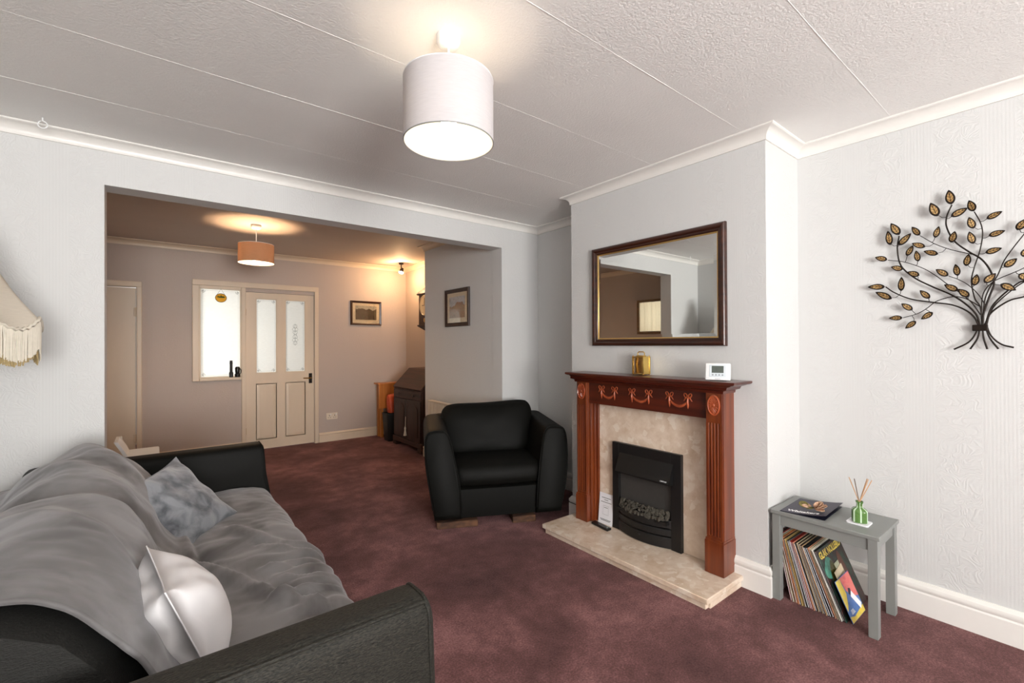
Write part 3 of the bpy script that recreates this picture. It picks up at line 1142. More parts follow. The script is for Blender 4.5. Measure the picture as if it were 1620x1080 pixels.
build('base', slab([(.045, .062), (.035, .16), (.04, .262), (.06, .275), (.60, .275), (.60, .062)], -.33, .33, 20, .02, .02).xf(ach), 'armchair_cloth', arm_chair, smooth=50)
build('seat_cushion', slab(closed_profile([(.045, .29), (.03, .34), (.045, .40), (.10, .428), (.30, .435), (.52, .42), (.55, .34), (.52, .285), (.28, .272)]), -.315, .315, 30, .06, .10, .02).xf(ach), 'armchair_cloth', arm_chair, smooth=70)
build('back', slab(closed_profile([(.60, .10), (.60, .45), (.66, .66), (.70, .70), (.78, .70), (.81, .64), (.81, .40), (.80, .10), (.70, .07)]), -.44, .44, 24, .05, .05).xf(ach), 'armchair_cloth', arm_chair, smooth=60)
bc = G()
rows_f, n1, n2 = [], 36, 30
for side in (0, 1):
    rows = []
    for i in range(n1 + 1):
        row = []
        for j in range(n2 + 1):
            u, v = -1 + 2 * i / n1, -1 + 2 * j / n2
            th = ((1 - abs(u) ** 3.0) * (1 - abs(v) ** 3.2)) ** .45
            w = .388 * u * (1 - .13 * abs(v) ** 6) * (1 - .06 * smoothstep(.2, -1, v))
            z = .40 + .205 * (v * (1 - .11 * abs(u) ** 6) + 1) + .016 * (u * u - .35) * smoothstep(.3, 1, v) + .012 * u * smoothstep(.3, 1, v)
            d = .50 + .13 * (v + 1) / 2
            off = (.095 if side == 0 else .075) * th + (.006 * noise.noise(Vector((u * 2, v * 2, 4))) if th > .3 else 0)
            d += -off if side == 0 else off
            row.append((d, w, z))
        rows.append(row)
    bc.grid(rows)
bco = build('back_cushion', bc.xf(ach), 'armchair_cloth', arm_chair, smooth=80)
bco.modifiers.new('weld', 'WELD').merge_threshold = .0005
for i, (d, w, lw, ld, lab) in enumerate(((.10, -.30, .29, .14, 'cracked brown wooden block under the armchair\'s left front corner'),
                                         (.09, .185, .17, .12, 'short brown wooden block under the armchair beside the hearth corner'))):
    g = G().rbox(-ld / 2, ld / 2, -lw / 2, lw / 2, 0, .046, .003, 1)
    g.v = [ach((d + p.x + .002 * fnoise((p.x, p.y, p.z + i), 40), w + p.y, p.z)) for p in g.v]
    build('wooden_block', g, 'block_wood', label=lab, cat='block', group='blocks raising the armchair', smooth=0)
for d, w in ((.70, -.33), (.70, .33)):
    build('rear_foot', G().lathe([(.025, .0), (.03, .01), (.03, .075)], 12, tuple(ach((d, w, 0)))), 'black_plastic', arm_chair)

# ------------------------------------------------------------------ fireplace
HZ = 0.062
hearth = thing('hearth', (2.27, 1.735, 0), 'cream marble hearth slab in front of the fireplace', 'hearth')
build('hearth_slab', G().rbox(2.085, BX - .001, 1.14, 2.325, .034, HZ, .004), 'marble', hearth)
build('hearth_riser', G().rbox(2.102, 2.13, 1.158, 2.31, 0, .034, .002).box(2.13, BX - .021, 1.148, 1.168, 0, .034).box(2.13, BX - .021, 2.29, 2.31, 0, .034), 'marble', hearth)
build('marble_back_panel', G().rbox(2.444, BX - .001, 1.262, 2.178, HZ + .001, .93, .002), 'marble', origin=(2.457, 1.72, HZ),
      label='cream marble back panel behind the black electric fire', cat='panel', smooth=30)

sur = thing('fire_surround', (2.40, 1.72, HZ), 'mahogany fire surround with fluted legs and carved swags', 'fireplace')
FX = 2.347                                   # front of the legs


def fluted_leg(ya, yb, inner):
    """leg with four flutes, plinth, cap block; inner = +1 when the opening lies at larger y"""
    leg = build('leg', G().rbox(FX + .008, BX, ya, yb, .24, 1.04, .002), 'mahogany_up', sur, smooth=30)
    w = yb - ya
    pts = [(ya + .004, FX + .008), (ya + .004, FX)]
    a0, a1 = ya + .014, yb - .014
    nf = 4
    pw = (a1 - a0) / nf
    for k in range(nf):
        c = a0 + pw * (k + .5)
        r = pw * .36
        for q in range(7):
            an = math.pi * q / 6
            pts.append((c - r * math.cos(an), FX + r * .75 * math.sin(an)))
    pts += [(yb - .004, FX), (yb - .004, FX + .008)]
    build('fluted_face', G().loft([[(x, y, z) for y, x in pts] for z in (.265, .87)]), 'mahogany_up', leg, smooth=30)
    for z0_, z1_ in ((.24, .266), (.869, 1.04)):
        build('face_block', G().rbox(FX, FX + .01, ya + .004, yb - .004, z0_, z1_, .002), 'mahogany_up', leg, smooth=30)
    build('plinth', G().rbox(FX - .008, BX, ya - .005, yb + .005, HZ + .001, .238, .003).rbox(FX - .004, BX, ya - .002, yb + .002, .236, .25, .003), 'mahogany_up', leg, smooth=30)
    # stepped return towards the opening
    e = yb if inner > 0 else ya
    for k, (dx, dy) in enumerate(((.030, .012), (.055, .024), (.078, .036))):
        ys = sorted((e, e + inner * dy))
        build('inner_moulding', G().rbox(FX + dx, 2.444, ys[0], ys[1], HZ + .001, .90, .004), 'mahogany_up', leg, smooth=30)
    # oval rosette
    cy, cz = (ya + yb) / 2, .965
    ro = build('rosette', G().loft([[(FX - .001, cy + .036 * math.cos(t), cz + .056 * math.sin(t)) for t in [2 * math.pi * i / 32 for i in range(32)]],
                                    [(FX - .006, cy + .035 * math.cos(t), cz + .055 * math.sin(t)) for t in [2 * math.pi * i / 32 for i in range(32)]],
                                    [(FX - .008, cy + .031 * math.cos(t), cz + .050 * math.sin(t)) for t in [2 * math.pi * i / 32 for i in range(32)]],
                                    [(FX - .003, cy + .028 * math.cos(t), cz + .046 * math.sin(t)) for t in [2 * math.pi * i / 32 for i in range(32)]]]), 'mahogany_carved', leg, smooth=40)
    g = G()
    for i in range(16):
        t = 2 * math.pi * i / 16
        g.tube([(FX - .004, cy + .009 * math.cos(t), cz + .014 * math.sin(t)), (FX - .006, cy + .018 * math.cos(t), cz + .030 * math.sin(t)), (FX - .004, cy + .025 * math.cos(t), cz + .041 * math.sin(t))], [.0012, .0030, .0020], 5)
    g.ball((FX - .003, cy, cz), .008, 6, (.6, 1, 1.4))
    build('rosette_petals', g, 'mahogany_carved', ro, smooth=60)


fluted_leg(1.190, 1.287, 1)
fluted_leg(2.150, 2.245, -1)
build('frieze', G().rbox(2.372, BX, 1.287, 2.150, .885, 1.04, .003), 'mahogany_along', sur, smooth=30)
build('bed_moulding', G().loft([[(x, a, z), (x, b, z), (BX, b, z), (BX, a, z)] for x, a, b, z in
                                ((2.338, 1.183, 2.252, 1.030), (2.335, 1.180, 2.255, 1.044), (2.318, 1.158, 2.277 - .0, 1.052), (2.312, 1.150, 2.270, 1.066), (2.296, 1.125, 2.262, 1.074), (2.290, 1.118, 2.262, 1.0795))]), 'mahogany_along', sur, smooth=30)
build('mantel_shelf', G().loft([[(x, a, z), (x, b, z), (BX - .001, b, z), (BX - .001, a, z)] for x, a, b, z in
                                ((2.280, 1.106, 2.272, 1.0795), (2.270, 1.094, 2.282, 1.085), (2.270, 1.092, 2.284, 1.095), (2.274, 1.096, 2.281, 1.098))]), 'mahogany_along', sur, smooth=30)


def swag(ya, yb, zc):
    """carved ribbon swag between two bows; ya > yb in room y"""
    x = 2.3715
    g = G()
    n = 20
    rows = []
    for i in range(n + 1):
        t = i / n
        y = ya + (yb - ya) * t
        z = zc - .012 - .038 * (1 - (2 * t - 1) ** 2) ** .8
        r = .0040 + .0055 * math.sin(math.pi * t)
        rows.append((y, z, r))
    g.tube([(x, y, z) for y, z, r in rows], [r for y, z, r in rows], 8)
    s = build('carved_swag', g, 'mahogany_carved', sur, smooth=60)
    for yc in (ya, yb):
        b = G()
        for sg in (-1, 1):
            b.tube([(x - .001, yc + sg * (.004 + .010 * (1 - math.cos(q))), zc + .012 + .011 * math.sin(q) + .004 * (1 - math.cos(q))) for q in [2 * math.pi * k / 12 for k in range(12)]], .0031, 6, closed=True)
            b.tube([(x, yc, zc), (x - .002, yc + sg * .014, zc + .001), (x - .001, yc + sg * .020, zc - .010), (x, yc + sg * .026, zc - .016)], [.004, .004, .0035, .002], 6)
        b.tube([(x, yc, zc), (x - .003, yc + .001, zc - .02), (x - .002, yc - .001, zc - .042), (x, yc, zc - .060)], [.0045, .0065, .0060, .0015], 8)
        b.ball((x - .001, yc, zc), .006, 6)
        build('carved_bow', b, 'mahogany_carved', s, smooth=60)


for a, b in ((2.035, 1.925), (1.787, 1.663), (1.520, 1.403)):
    swag(a, b, .985)

# electric fire
EX = 2.428
ef = thing('electric_fire', (2.41, 1.73, HZ), 'black inset electric fire with coals and bowed front', 'fire')
FY0, FY1, FZ1 = 1.477, 1.984, .640
fr = build('frame', G().rbox(EX - .012, 2.4435, FY0, FY0 + .068, HZ + .001, FZ1, .003).rbox(EX - .012, 2.4435, FY1 - .052, FY1, HZ + .001, FZ1, .003)
           .rbox(EX - .012, 2.4435, FY0 + .068, FY1 - .052, FZ1 - .085, FZ1, .003), 'black_metal', ef, smooth=30)
build('firebox_back', G().box(2.437, 2.442, FY0 + .06, FY1 - .045, HZ + .02, FZ1 - .08), 'fire_back', ef)
ya, yb = FY0 + .052, FY1 - .060
build('hood', G().loft([[(2.430, y, FZ1 - .060), (2.418, y, FZ1 - .058), (2.368, y, FZ1 - .175), (2.368, y, FZ1 - .183), (2.430, y, FZ1 - .190)] for y in (ya - .0, yb)]), 'black_plastic', ef, smooth=30)
build('maker_plate', text_geo('DIMPLEX', .011, lambda u, v, w: (2.3695 + (v + .006) * .43 - .003 - w, ya + .036 - u, FZ1 - .170 + (v + .006) * .86), .0004), 'letter_white', ef, smooth=0)


def bow(z0, z1, d, name, b=.0):
    """bowed bar across the fire front"""
    rings_o = []
    n = 18
    g = G()
    sec = []
    for k in range(n + 1):
        t = k / n
        y = FY0 + .066 + (FY1 - FY0 - .117) * t
        x = EX - .002 - d * (1 - (2 * t - 1) ** 2)
        sec.append([(x - .004, y, z0), (x - .010 - b, y, z0 + .006), (x - .010 - b, y, z1 - .006), (x - .004, y, z1), (x + .012, y, z1), (x + .012, y, z0)])
    return build(name, g.loft(sec), 'black_metal', ef, smooth=35)


bow(HZ + .004, HZ + .070, .050, 'fret_bar')
bow(HZ + .076, HZ + .118, .054, 'fret_bar')
bow(HZ + .124, HZ + .172, .058, 'fret_bar')
build('knob', G().ball((EX - .060, 1.735, HZ + .05), .007, 6), 'black_metal', ef)
tray = build('coal_tray', G().box(2.375, 2.437, FY0 + .075, FY1 - .06, HZ + .15, HZ + .168), 'black_metal', ef)
rnd = random.Random(11)
coal_me = []
for k in range(5):
    bm = bmesh.new()
    bmesh.ops.create_icosphere(bm, subdivisions=1, radius=1.0)
    for v in bm.verts:
        v.co *= rnd.uniform(.72, 1.25)
    me = bpy.data.meshes.new('coal')
    bm.to_mesh(me)
    bm.free()
    me.materials.append(M['coal'])
    coal_me.append(me)
org = ef.location
for row in range(3):
    for k in range(19 - row):
        t = (k + rnd.uniform(.2, .8)) / (19 - row)
        y = FY0 + .085 + (FY1 - FY0 - .155) * t
        depth = .040 * (1 - (2 * t - 1) ** 2)
        x = 2.424 - (depth + .014) * (1 - row * .40) - rnd.uniform(0, .004)
        z = HZ + .171 + row * .017 + rnd.uniform(0, .008)
        o = bpy.data.objects.new('coal', coal_me[rnd.randrange(5)])
        COL.objects.link(o)
        o.parent = ef
        o.location = Vector((x, y, z)) - org
        s = rnd.uniform(.012, .019)
        o.scale = (s * rnd.uniform(.8, 1.1), s * rnd.uniform(.9, 1.3), s * rnd.uniform(.7, 1.0))
        o.rotation_euler = (rnd.uniform(0, 6), rnd.uniform(0, 6), rnd.uniform(0, 6))

# instruction card and remote control on the hearth
card = thing('instruction_card', (2.41, 2.045, HZ), 'white printed instruction card leaning against the marble panel', 'card')
mcard = frame3((2.4215, 2.046, .166), (-1, 0, .10), (0, 0, 1))
build('card_sheet', G().box(-.060, .060, -.103, .103, -.0008, .0008).xf(mcard), 'paper_white', card)


def on_card(txt, v, size):
    return text_geo(txt, size, lambda a, b, c: mcard @ Vector((a, b + v, .0012 + c)), .0002)


pr = G()
for v, hw in ((.072, .040), (.058, .018), (.043, .046), (-.072, .046), (-.079, .040)):
    pr.add([mcard @ Vector(p) for p in ((-hw, v - .0018, .0012), (hw, v - .0018, .0012), (hw, v + .0018, .0012), (-hw, v + .0018, .0012))], [(0, 1, 2, 3)])
for a, b, c, d in ((-.024, -.04, .024, -.039), (-.024, .019, .024, .020), (-.024, -.04, -.0232, .02), (.0232, -.04, .024, .02), (-.017, .006, .017, .009)):
    pr.add([mcard @ Vector(p) for p in ((a, b, .0012), (c, b, .0012), (c, d, .0012), (a, d, .0012))], [(0, 1, 2, 3)])
build('printed_lines', pr, 'print_ink', card, smooth=0)
rm = thing('remote_control', (2.36, 2.03, HZ), 'slim black remote control lying on the hearth below the card', 'remote')
build('remote_body', G().rbox(2.335, 2.378, 1.955, 2.112, HZ + .001, HZ + .017, .005).xf(lambda p: (p.x + (p.y - 2.03) * .12, p.y, p.z)), 'black_plastic', rm)
build('button', G().rbox(2.342, 2.362, 1.968, 1.990, HZ + .016, HZ + .0185, .001), 'screen_grey', rm)
cb = G().tube([(BX - .024, 2.240, .104), (BX - .0255, 2.30, .1055), (BX - .0245, 2.36, .106), (BX - .024, 2.409, .107), (BX - .021, 2.432, .107), (BX + .05, 2.433, .107)], .003, 6)
build('cable', cb, 'black_plastic', label='thin black cable running along the skirting left of the fireplace', cat='cable')

# ------------------------------------------------------------------ mirror over the mantel
MY0, MY1, MZ0, MZ1 = 1.222, 2.187, 1.282, 1.967
mir = thing('wall_mirror', (BX, (MY0 + MY1) / 2, MZ0), 'large rectangular mirror in a dark wooden frame above the mantel shelf', 'mirror')
prof_f = [(0, 0), (0, .020), (.006, .027), (.014, .029), (.024, .024), (.030, .018), (.036, .019), (.042, .016), (.046, .010), (.046, 0)]


def frame_ring(prof, m, nm, parent, y0, y1, z0, z1, xw, sgn=-1, swap=None):
    """four mitred rails; prof is (inset, height off the wall)"""
    for side in range(4):
        rings = []
        for end in (0, 1):
            ring = []
            for d, h in prof:
                c = [(y0 + d, z0 + d), (y1 - d, z0 + d), (y1 - d, z1 - d), (y0 + d, z1 - d)]
                y, z = c[(side + end) % 4]
                ring.append((xw + sgn * h, y, z) if swap is None else swap(y, h, z))
            rings.append(ring)
        build(nm, G().loft(rings), m, parent, smooth=50)


frame_ring(prof_f, 'mirror_frame_wood', 'frame_rail', mir, MY0, MY1, MZ0, MZ1, BX - .001)
frame_ring([(.046, .004), (.046, .012), (.051, .011), (.053, .008), (.053, .004)], 'gold_slip', 'gilt_slip', mir, MY0, MY1, MZ0, MZ1, BX - .001)
i0, i1 = .052, .072
gl = G().loft([[(BX - .007, MY0 + i0, MZ0 + i0), (BX - .007, MY1 - i0, MZ0 + i0), (BX - .007, MY1 - i0, MZ1 - i0), (BX - .007, MY0 + i0, MZ1 - i0)],
               [(BX - .0085, MY0 + i1, MZ0 + i1), (BX - .0085, MY1 - i1, MZ0 + i1), (BX - .0085, MY1 - i1, MZ1 - i1), (BX - .0085, MY0 + i1, MZ1 - i1)]])
build('glass', gl, 'mirror_glass', mir, smooth=0)

# ------------------------------------------------------------------ carriage clock on the mantel
ST = 1.0985
ck = thing('carriage_clock', (2.41, 1.735, ST), 'small gold carriage clock with a handle on the mantel shelf', 'clock')
mck = Matrix.Translation((2.412, 1.745, ST)) @ Matrix.Rotation(R(-2), 4, 'Z')      # local -x is the dial side
W_, D_, H_ = .044, .036, .118


def ckb(nm, g, m, par=None):
    return build(nm, g.xf(mck), m, par or ck, smooth=35)


ckb('base_plate', G().rbox(-D_, D_, -W_, W_, .005, .013, .002), 'gold')
ckb('top_plate', G().rbox(-D_, D_, -W_, W_, H_ - .008, H_, .002).rbox(-D_ * .55, D_ * .55, -W_ * .55, W_ * .55, H_, H_ + .006, .002), 'gold')
for sx in (-1, 1):
    for sy in (-1, 1):
        ckb('column', G().rbox(sx * (D_ - .005) - .005, sx * (D_ - .005) + .005, sy * (W_ - .006) - .006, sy * (W_ - .006) + .006, .012, H_ - .007, .002), 'gold')
        ckb('foot', G().ball((sx * (D_ - .006), sy * (W_ - .006), .0045), .0045, 6), 'gold')
        ckb('finial', G().ball((sx * (D_ - .006), sy * (W_ - .006), H_ + .003), .0035, 6), 'gold')
ckb('side_panel', G().box(-D_ + .008, D_ - .008, -W_ + .002, -W_ + .005, .012, H_ - .007), 'gold')
ckb('dial_plate', G().box(-.012, .012, -W_ + .006, W_ - .006, .014, H_ - .009), 'brass')
ckb('front_glass', G().box(-D_ + .002, -D_ + .004, -W_ + .011, W_ - .011, .013, H_ - .008), 'clear_glass')
dial = ckb('dial', G().lathe([(0, 0), (.026, 0), (.028, .002), (.028, .003), (0, .003)], 24, cap=False).xf(lambda p: (-.0125 - p.z, p.y, .066 + p.x)), 'brass')
ckb('clock_hands', G().box(-.0175, -.0165, -.001, .001, .066, .086).box(-.0175, -.0165, 0, .015, .065, .067), 'black_plastic', dial)
ckb('handle', G().tube([(0, -.024, H_ + .004), (0, -.026, H_ + .020), (0, -.018, H_ + .028), (0, .018, H_ + .028), (0, .026, H_ + .020), (0, .024, H_ + .004)], .0035, 8), 'gold')

# ------------------------------------------------------------------ room thermostat standing on the shelf
th = thing('thermostat', (2.35, 1.20, ST), 'white digital thermostat on a stand at the right end of the mantel shelf', 'thermostat')
mth = frame3((2.344, 1.213, ST + .046), (-.93, -.36, .16), (0, 0, 1))


def thb(nm, g, m, par=None):
    return build(nm, g.xf(mth), m, par or th, smooth=35)


thb('casing', G().rbox(-.061, .061, -.044, .046, -.014, .010, .006, 3), 'white_plastic')
thb('casing_joint', G().box(-.0605, .0605, -.0185, -.0178, .0098, .0103), 'panel_blue_grey')
fc = thb('face_panel', G().rbox(-.041, .041, -.028, .036, .009, .0125, .002), 'panel_blue_grey')
thb('display', G().rbox(-.029, .029, -.006, .031, .012, .0135, .001), 'screen_grey', fc)
for k in range(4):
    thb('button', G().lathe([(0, .0), (.0046, 0), (.0046, .002), (0, .0026)], 14, (-.0235 + k * .0157, -.0165, .012), cap=False), 'button_grey', fc)
build('digit', text_geo('5', .022, lambda u, v, w: mth @ Vector((u - .006, v + .012, .0138 + w)), .0003), 'print_ink', fc, smooth=0)
build('lettering', text_geo('drayton', .009, lambda u, v, w: mth @ Vector((u, v - .036, .0103 + w)), .0003), 'button_grey', th, smooth=0)
thb('stand', G().add([(-.04, -.0465, -.012), (.04, -.0465, -.012), (.04, .03, -.013), (-.04, .03, -.013), (-.04, -.0465, -.045), (.04, -.0465, -.045)], [(0, 1, 2, 3), (0, 4, 5, 1), (3, 2, 5, 4), (0, 3, 4), (1, 5, 2)]), 'bin_black')

# ------------------------------------------------------------------ metal tree on the right wall
TREE_LEAVES = [
  (0.379,1.926,0.388,1.995,0.0365),
  (0.426,1.882,0.45,1.951,0.0379),
  (0.381,1.87,0.326,1.898,0.0318),
  (0.307,1.878,0.323,1.931,0.0314),
  (0.309,1.801,0.323,1.856,0.0297),
  (0.31,1.734,0.323,1.792,0.0293),
  (0.269,1.836,0.221,1.859,0.027),
  (0.263,1.76,0.213,1.774,0.0277),
  (0.274,1.688,0.223,1.701,0.0295),
  (0.381,1.751,0.368,1.802,0.0305),
  (0.436,1.784,0.422,1.836,0.0256),
  (0.565,1.823,0.597,1.887,0.0358),
  (0.6,1.779,0.609,1.852,0.0304),
  (0.567,1.771,0.52,1.822,0.0336),
  (0.49,1.806,0.518,1.853,0.0278),
  (0.47,1.746,0.518,1.773,0.028),
  (0.537,1.715,0.513,1.763,0.0269),
  (0.495,1.682,0.503,1.736,0.0259),
  (0.425,1.706,0.476,1.728,0.027),
  (0.611,1.707,0.66,1.727,0.0284),
  (0.552,1.652,0.598,1.671,0.0285),
  (0.492,1.615,0.536,1.638,0.0293),
  (0.56,1.547,0.558,1.617,0.03),
  (0.621,1.575,0.691,1.58,0.0313),
  (0.595,1.512,0.66,1.552,0.0331),
  (0.456,1.503,0.491,1.545,0.0286),
  (0.518,1.452,0.559,1.487,0.0294),
  (0.555,1.417,0.608,1.417,0.0266),
  (0.446,1.438,0.488,1.406,0.0279),
  (0.506,1.399,0.546,1.364,0.0277),
  (0.392,1.601,0.434,1.637,0.0297),
  (0.36,1.597,0.368,1.652,0.0272),
  (0.309,1.547,0.299,1.598,0.0289),
  (0.334,1.638,0.325,1.692,0.0285),
  (0.36,1.53,0.406,1.563,0.03),
  (0.325,1.499,0.36,1.538,0.0304),
  (0.277,1.556,0.242,1.595,0.0313),
  (0.229,1.547,0.184,1.515,0.0317),
  (0.218,1.617,0.18,1.65,0.0305),
  (0.18,1.768,0.152,1.812,0.0331),
  (0.164,1.653,0.148,1.691,0.0293),
  (0.176,1.583,0.144,1.554,0.0325),
  (0.068,1.754,0.046,1.797,0.0358),
  (0.045,1.709,0.039,1.764,0.0304),
  (0.039,1.648,0.008,1.653,0.0284),
  (0.079,1.616,0.047,1.622,0.0285),
  (0.074,1.528,0.075,1.586,0.03),
  (0.034,1.541,-0.009,1.535,0.0313),
  (0.051,1.494,0.01,1.518,0.0331),
  (0.079,1.42,0.043,1.416,0.0266),
]
TREE_STEMS = [
  (0.003,[(0.379, 1.926), (0.396, 1.877), (0.397, 1.828), (0.372, 1.759), (0.327, 1.704), (0.287, 1.664), (0.26, 1.61), (0.249, 1.552), (0.263, 1.496), (0.281, 1.425), (0.285, 1.373)]),
  (0.003,[(0.567, 1.819), (0.574, 1.756), (0.561, 1.673), (0.512, 1.608), (0.448, 1.558), (0.382, 1.513), (0.334, 1.465), (0.304, 1.419), (0.293, 1.374)]),
  (0.0028,[(0.621, 1.575), (0.587, 1.543), (0.525, 1.506), (0.449, 1.485), (0.382, 1.468), (0.335, 1.439), (0.309, 1.405), (0.298, 1.374)]),
  (0.0021,[(0.307, 1.878), (0.288, 1.824), (0.282, 1.772), (0.291, 1.701), (0.31, 1.624), (0.318, 1.566), (0.308, 1.492), (0.291, 1.451), (0.286, 1.373)]),
  (0.0015,[(0.49, 1.806), (0.436, 1.756), (0.381, 1.72), (0.315, 1.689)]),
  (0.0016,[(0.611, 1.707), (0.548, 1.688), (0.483, 1.651), (0.437, 1.61), (0.398, 1.566), (0.36, 1.526), (0.319, 1.475), (0.291, 1.418)]),
  (0.0015,[(0.392, 1.601), (0.36, 1.582), (0.328, 1.553), (0.298, 1.51), (0.276, 1.461)]),
  (0.0017,[(0.555, 1.417), (0.502, 1.434), (0.466, 1.459), (0.438, 1.486), (0.404, 1.5), (0.371, 1.505), (0.334, 1.491), (0.293, 1.455)]),
  (0.002,[(0.129, 1.807), (0.161, 1.749), (0.189, 1.702), (0.218, 1.647), (0.238, 1.586), (0.263, 1.532), (0.278, 1.475), (0.283, 1.373)]),
  (0.0017,[(0.108, 1.651), (0.162, 1.608), (0.199, 1.588), (0.228, 1.574), (0.258, 1.553), (0.283, 1.505), (0.288, 1.418)]),
  (0.0028,[(0.1, 1.629), (0.153, 1.562), (0.181, 1.544), (0.229, 1.493), (0.258, 1.445), (0.276, 1.373)]),
  (0.0028,[(0.049, 1.563), (0.092, 1.515), (0.163, 1.487), (0.2, 1.476), (0.234, 1.451), (0.263, 1.417), (0.273, 1.373)]),
  (0.0028,[(0.298, 1.374), (0.307, 1.335), (0.33, 1.296), (0.377, 1.264)]),
  (0.0028,[(0.293, 1.374), (0.3, 1.317), (0.324, 1.266)]),
  (0.0028,[(0.285, 1.373), (0.282, 1.317), (0.271, 1.266)]),
  (0.0028,[(0.278, 1.373), (0.264, 1.317), (0.238, 1.267)]),
  (0.0028,[(0.273, 1.373), (0.259, 1.324), (0.23, 1.288), (0.193, 1.273)]),
  (0.002,[(0.067, 1.75), (0.063, 1.697), (0.072, 1.632), (0.109, 1.57), (0.162, 1.549), (0.214, 1.499), (0.253, 1.445), (0.279, 1.373)]),
]

tx = RX - .022
tree = thing('metal_tree_wall_art', (RX, .33, 1.27), 'bronze metal tree wall sculpture with gold leaves on the right wall', 'wall art')
samp = []
for r_, pts in TREE_STEMS:
    sp_ = spline([(tx, y, z) for y, z in pts], max(12, len(pts) * 6))
    build('stem', G().tube(sp_, [r_ * 1.3 * (.75 + .25 * k / len(sp_)) for k in range(len(sp_))], 8), 'bronze_dark', tree, smooth=60)
    samp.append(sp_)
build('binding', G().rbox(tx - .008, tx + .008, .268, .317, 1.346, 1.374, .003), 'bronze_dark', tree)
build('wall_fixing', G().tube([(tx, .29, 1.36), (RX - .001, .29, 1.36)], .005, 8), 'bronze_dark', tree)
rnd = random.Random(5)
for by, bz, ty, tz, w_ in TREE_LEAVES:
    b = Vector((tx, by, bz))
    t_ = Vector((tx, ty, tz))
    ax = (t_ - b)
    L = ax.length
    ax.normalize()
    sd = Vector((1, 0, 0)).cross(ax)
    tilt = rnd.uniform(-.25, .25)
    lift = -.006 - rnd.uniform(0, .006)
    n = 12

    def lw(t):
        return w_ / 2 * (math.sin(math.pi * min(1, t ** .85)) ** .75) * (1 - .18 * t)
    outl = [(lw(k / n), k / n) for k in range(n + 1)] + [(-lw(k / n), k / n) for k in range(n - 1, 0, -1)]

    def lp(s, t, h):
        return b + ax * (L * t) + sd * s + Vector((lift + h + tilt * s, 0, 0))
    leaf = build('leaf', G().loft([[lp(s, t, .0015) for s, t in outl], [lp(s, t, -.0015) for s, t in outl]]), 'bronze_dark', tree, smooth=30)
    inn = [(s * .62, .14 + .72 * t) for s, t in outl]
    build('gold_inlay', G().loft([[lp(s, t, -.0015) for s, t in inn], [lp(s, t, -.0024) for s, t in inn]]), 'leaf_gold', leaf, smooth=30)
    v = G()

    def vein(p0, p1, ww):
        d = Vector((p1[0] - p0[0], (p1[1] - p0[1]) * L))
        if d.length < 1e-6:
            return
        q = Vector((-d.y, d.x)).normalized() * ww
        a_ = [(p0[0] + q.x, p0[1] + q.y / L), (p0[0] - q.x, p0[1] - q.y / L), (p1[0] - q.x, p1[1] - q.y / L), (p1[0] + q.x, p1[1] + q.y / L)]
        v.loft([[lp(s, t, -.002) for s, t in a_], [lp(s, t, -.0034) for s, t in a_]])
    vein((0, .08), (0, .92), .0009)
    for k in range(3):
        t0 = .25 + .2 * k
        for sg in (-1, 1):
            vein((0, t0), (sg * lw(t0 + .14) * .62, t0 + .15), .0007)
    build('veins', v, 'bronze_dark', leaf, smooth=0)
    # twig from the leaf to the nearest stem
    best = min((p for s_ in samp for p in s_), key=lambda p: (p - b).length + (.6 * max(0, p.z - b.z)))
    if (best - b).length > .006:
        mid = (best + b) / 2 + Vector((0, 0, -.003))
        build('twig', G().tube([best, mid, b + Vector((lift, 0, 0)) + ax * .01], .0013, 5), 'bronze_dark', tree, smooth=60)

# ------------------------------------------------------------------ grey side table
TX0, TX1, TY0_, TY1_, TZ = 2.462, 2.796, .562, 1.008, .450
tab = thing('side_table', ((TX0 + TX1) / 2, (TY0_ + TY1_) / 2, 0), 'small grey painted side table in the alcove right of the fireplace', 'table')
build('table_top', G().rbox(TX0, TX1, TY0_, TY1_, TZ - .018, TZ, .003), 'grey_paint', tab)
for x in (TX0 + .006, TX1 - .046):
    for y in (TY0_ + .008, TY1_ - .044):
        build('leg', G().rbox(x, x + .040, y, y + .036, 0.0, TZ - .018, .002), 'grey_paint', tab)
for x in (TX0 + .012, TX1 - .032):
    build('apron', G().rbox(x, x + .016, TY0_ + .044, TY1_ - .044, TZ - .070, TZ - .018, .001), 'grey_paint', tab)
for y in (TY0_ + .016, TY1_ - .034):
    build('apron', G().rbox(TX0 + .046, TX1 - .046, y, y + .016, TZ - .070, TZ - .018, .001), 'grey_paint', tab)

# folded brochure, dried flower, reed diffuser on its coaster
br = thing('brochure', (2.62, .87, TZ), 'dark navy folded brochure with white lettering on the grey table', 'brochure')
ba, bb, bc_, bd = Vector((2.474, .965, 0)), Vector((2.500, .778, 0)), Vector((2.776, .786, 0)), Vector((2.752, .972, 0))


def brp(u, v, z):
    """u along the front edge (ba->bb), v away from it"""
    return (ba * (1 - u) + bb * u) * (1 - v) + (bd * (1 - u) + bc_ * u) * v + Vector((0, 0, TZ + z))


def sheet(z0s, t, shift):
    top, bot = [], []
    n = 10
    rows = []
    for i in range(n + 1):
        u = i / n
        rows.append(u)
    g = G()
    A = [[brp(u + shift, v, z0s(u, v)) for v in (0, .5, 1)] for u in rows]
    B = [[brp(u + shift, v, z0s(u, v) + t) for v in (0, .5, 1)] for u in rows]
    g.grid(A)
    g.grid(B)
    ring_a = [A[i][0] for i in range(n + 1)] + [A[n][1], A[n][2]] + [A[i][2] for i in range(n - 1, -1, -1)] + [A[0][1]]
    ring_b = [B[i][0] for i in range(n + 1)] + [B[n][1], B[n][2]] + [B[i][2] for i in range(n - 1, -1, -1)] + [B[0][1]]
    g.loft([ring_a, ring_b], cap=False)
    return g


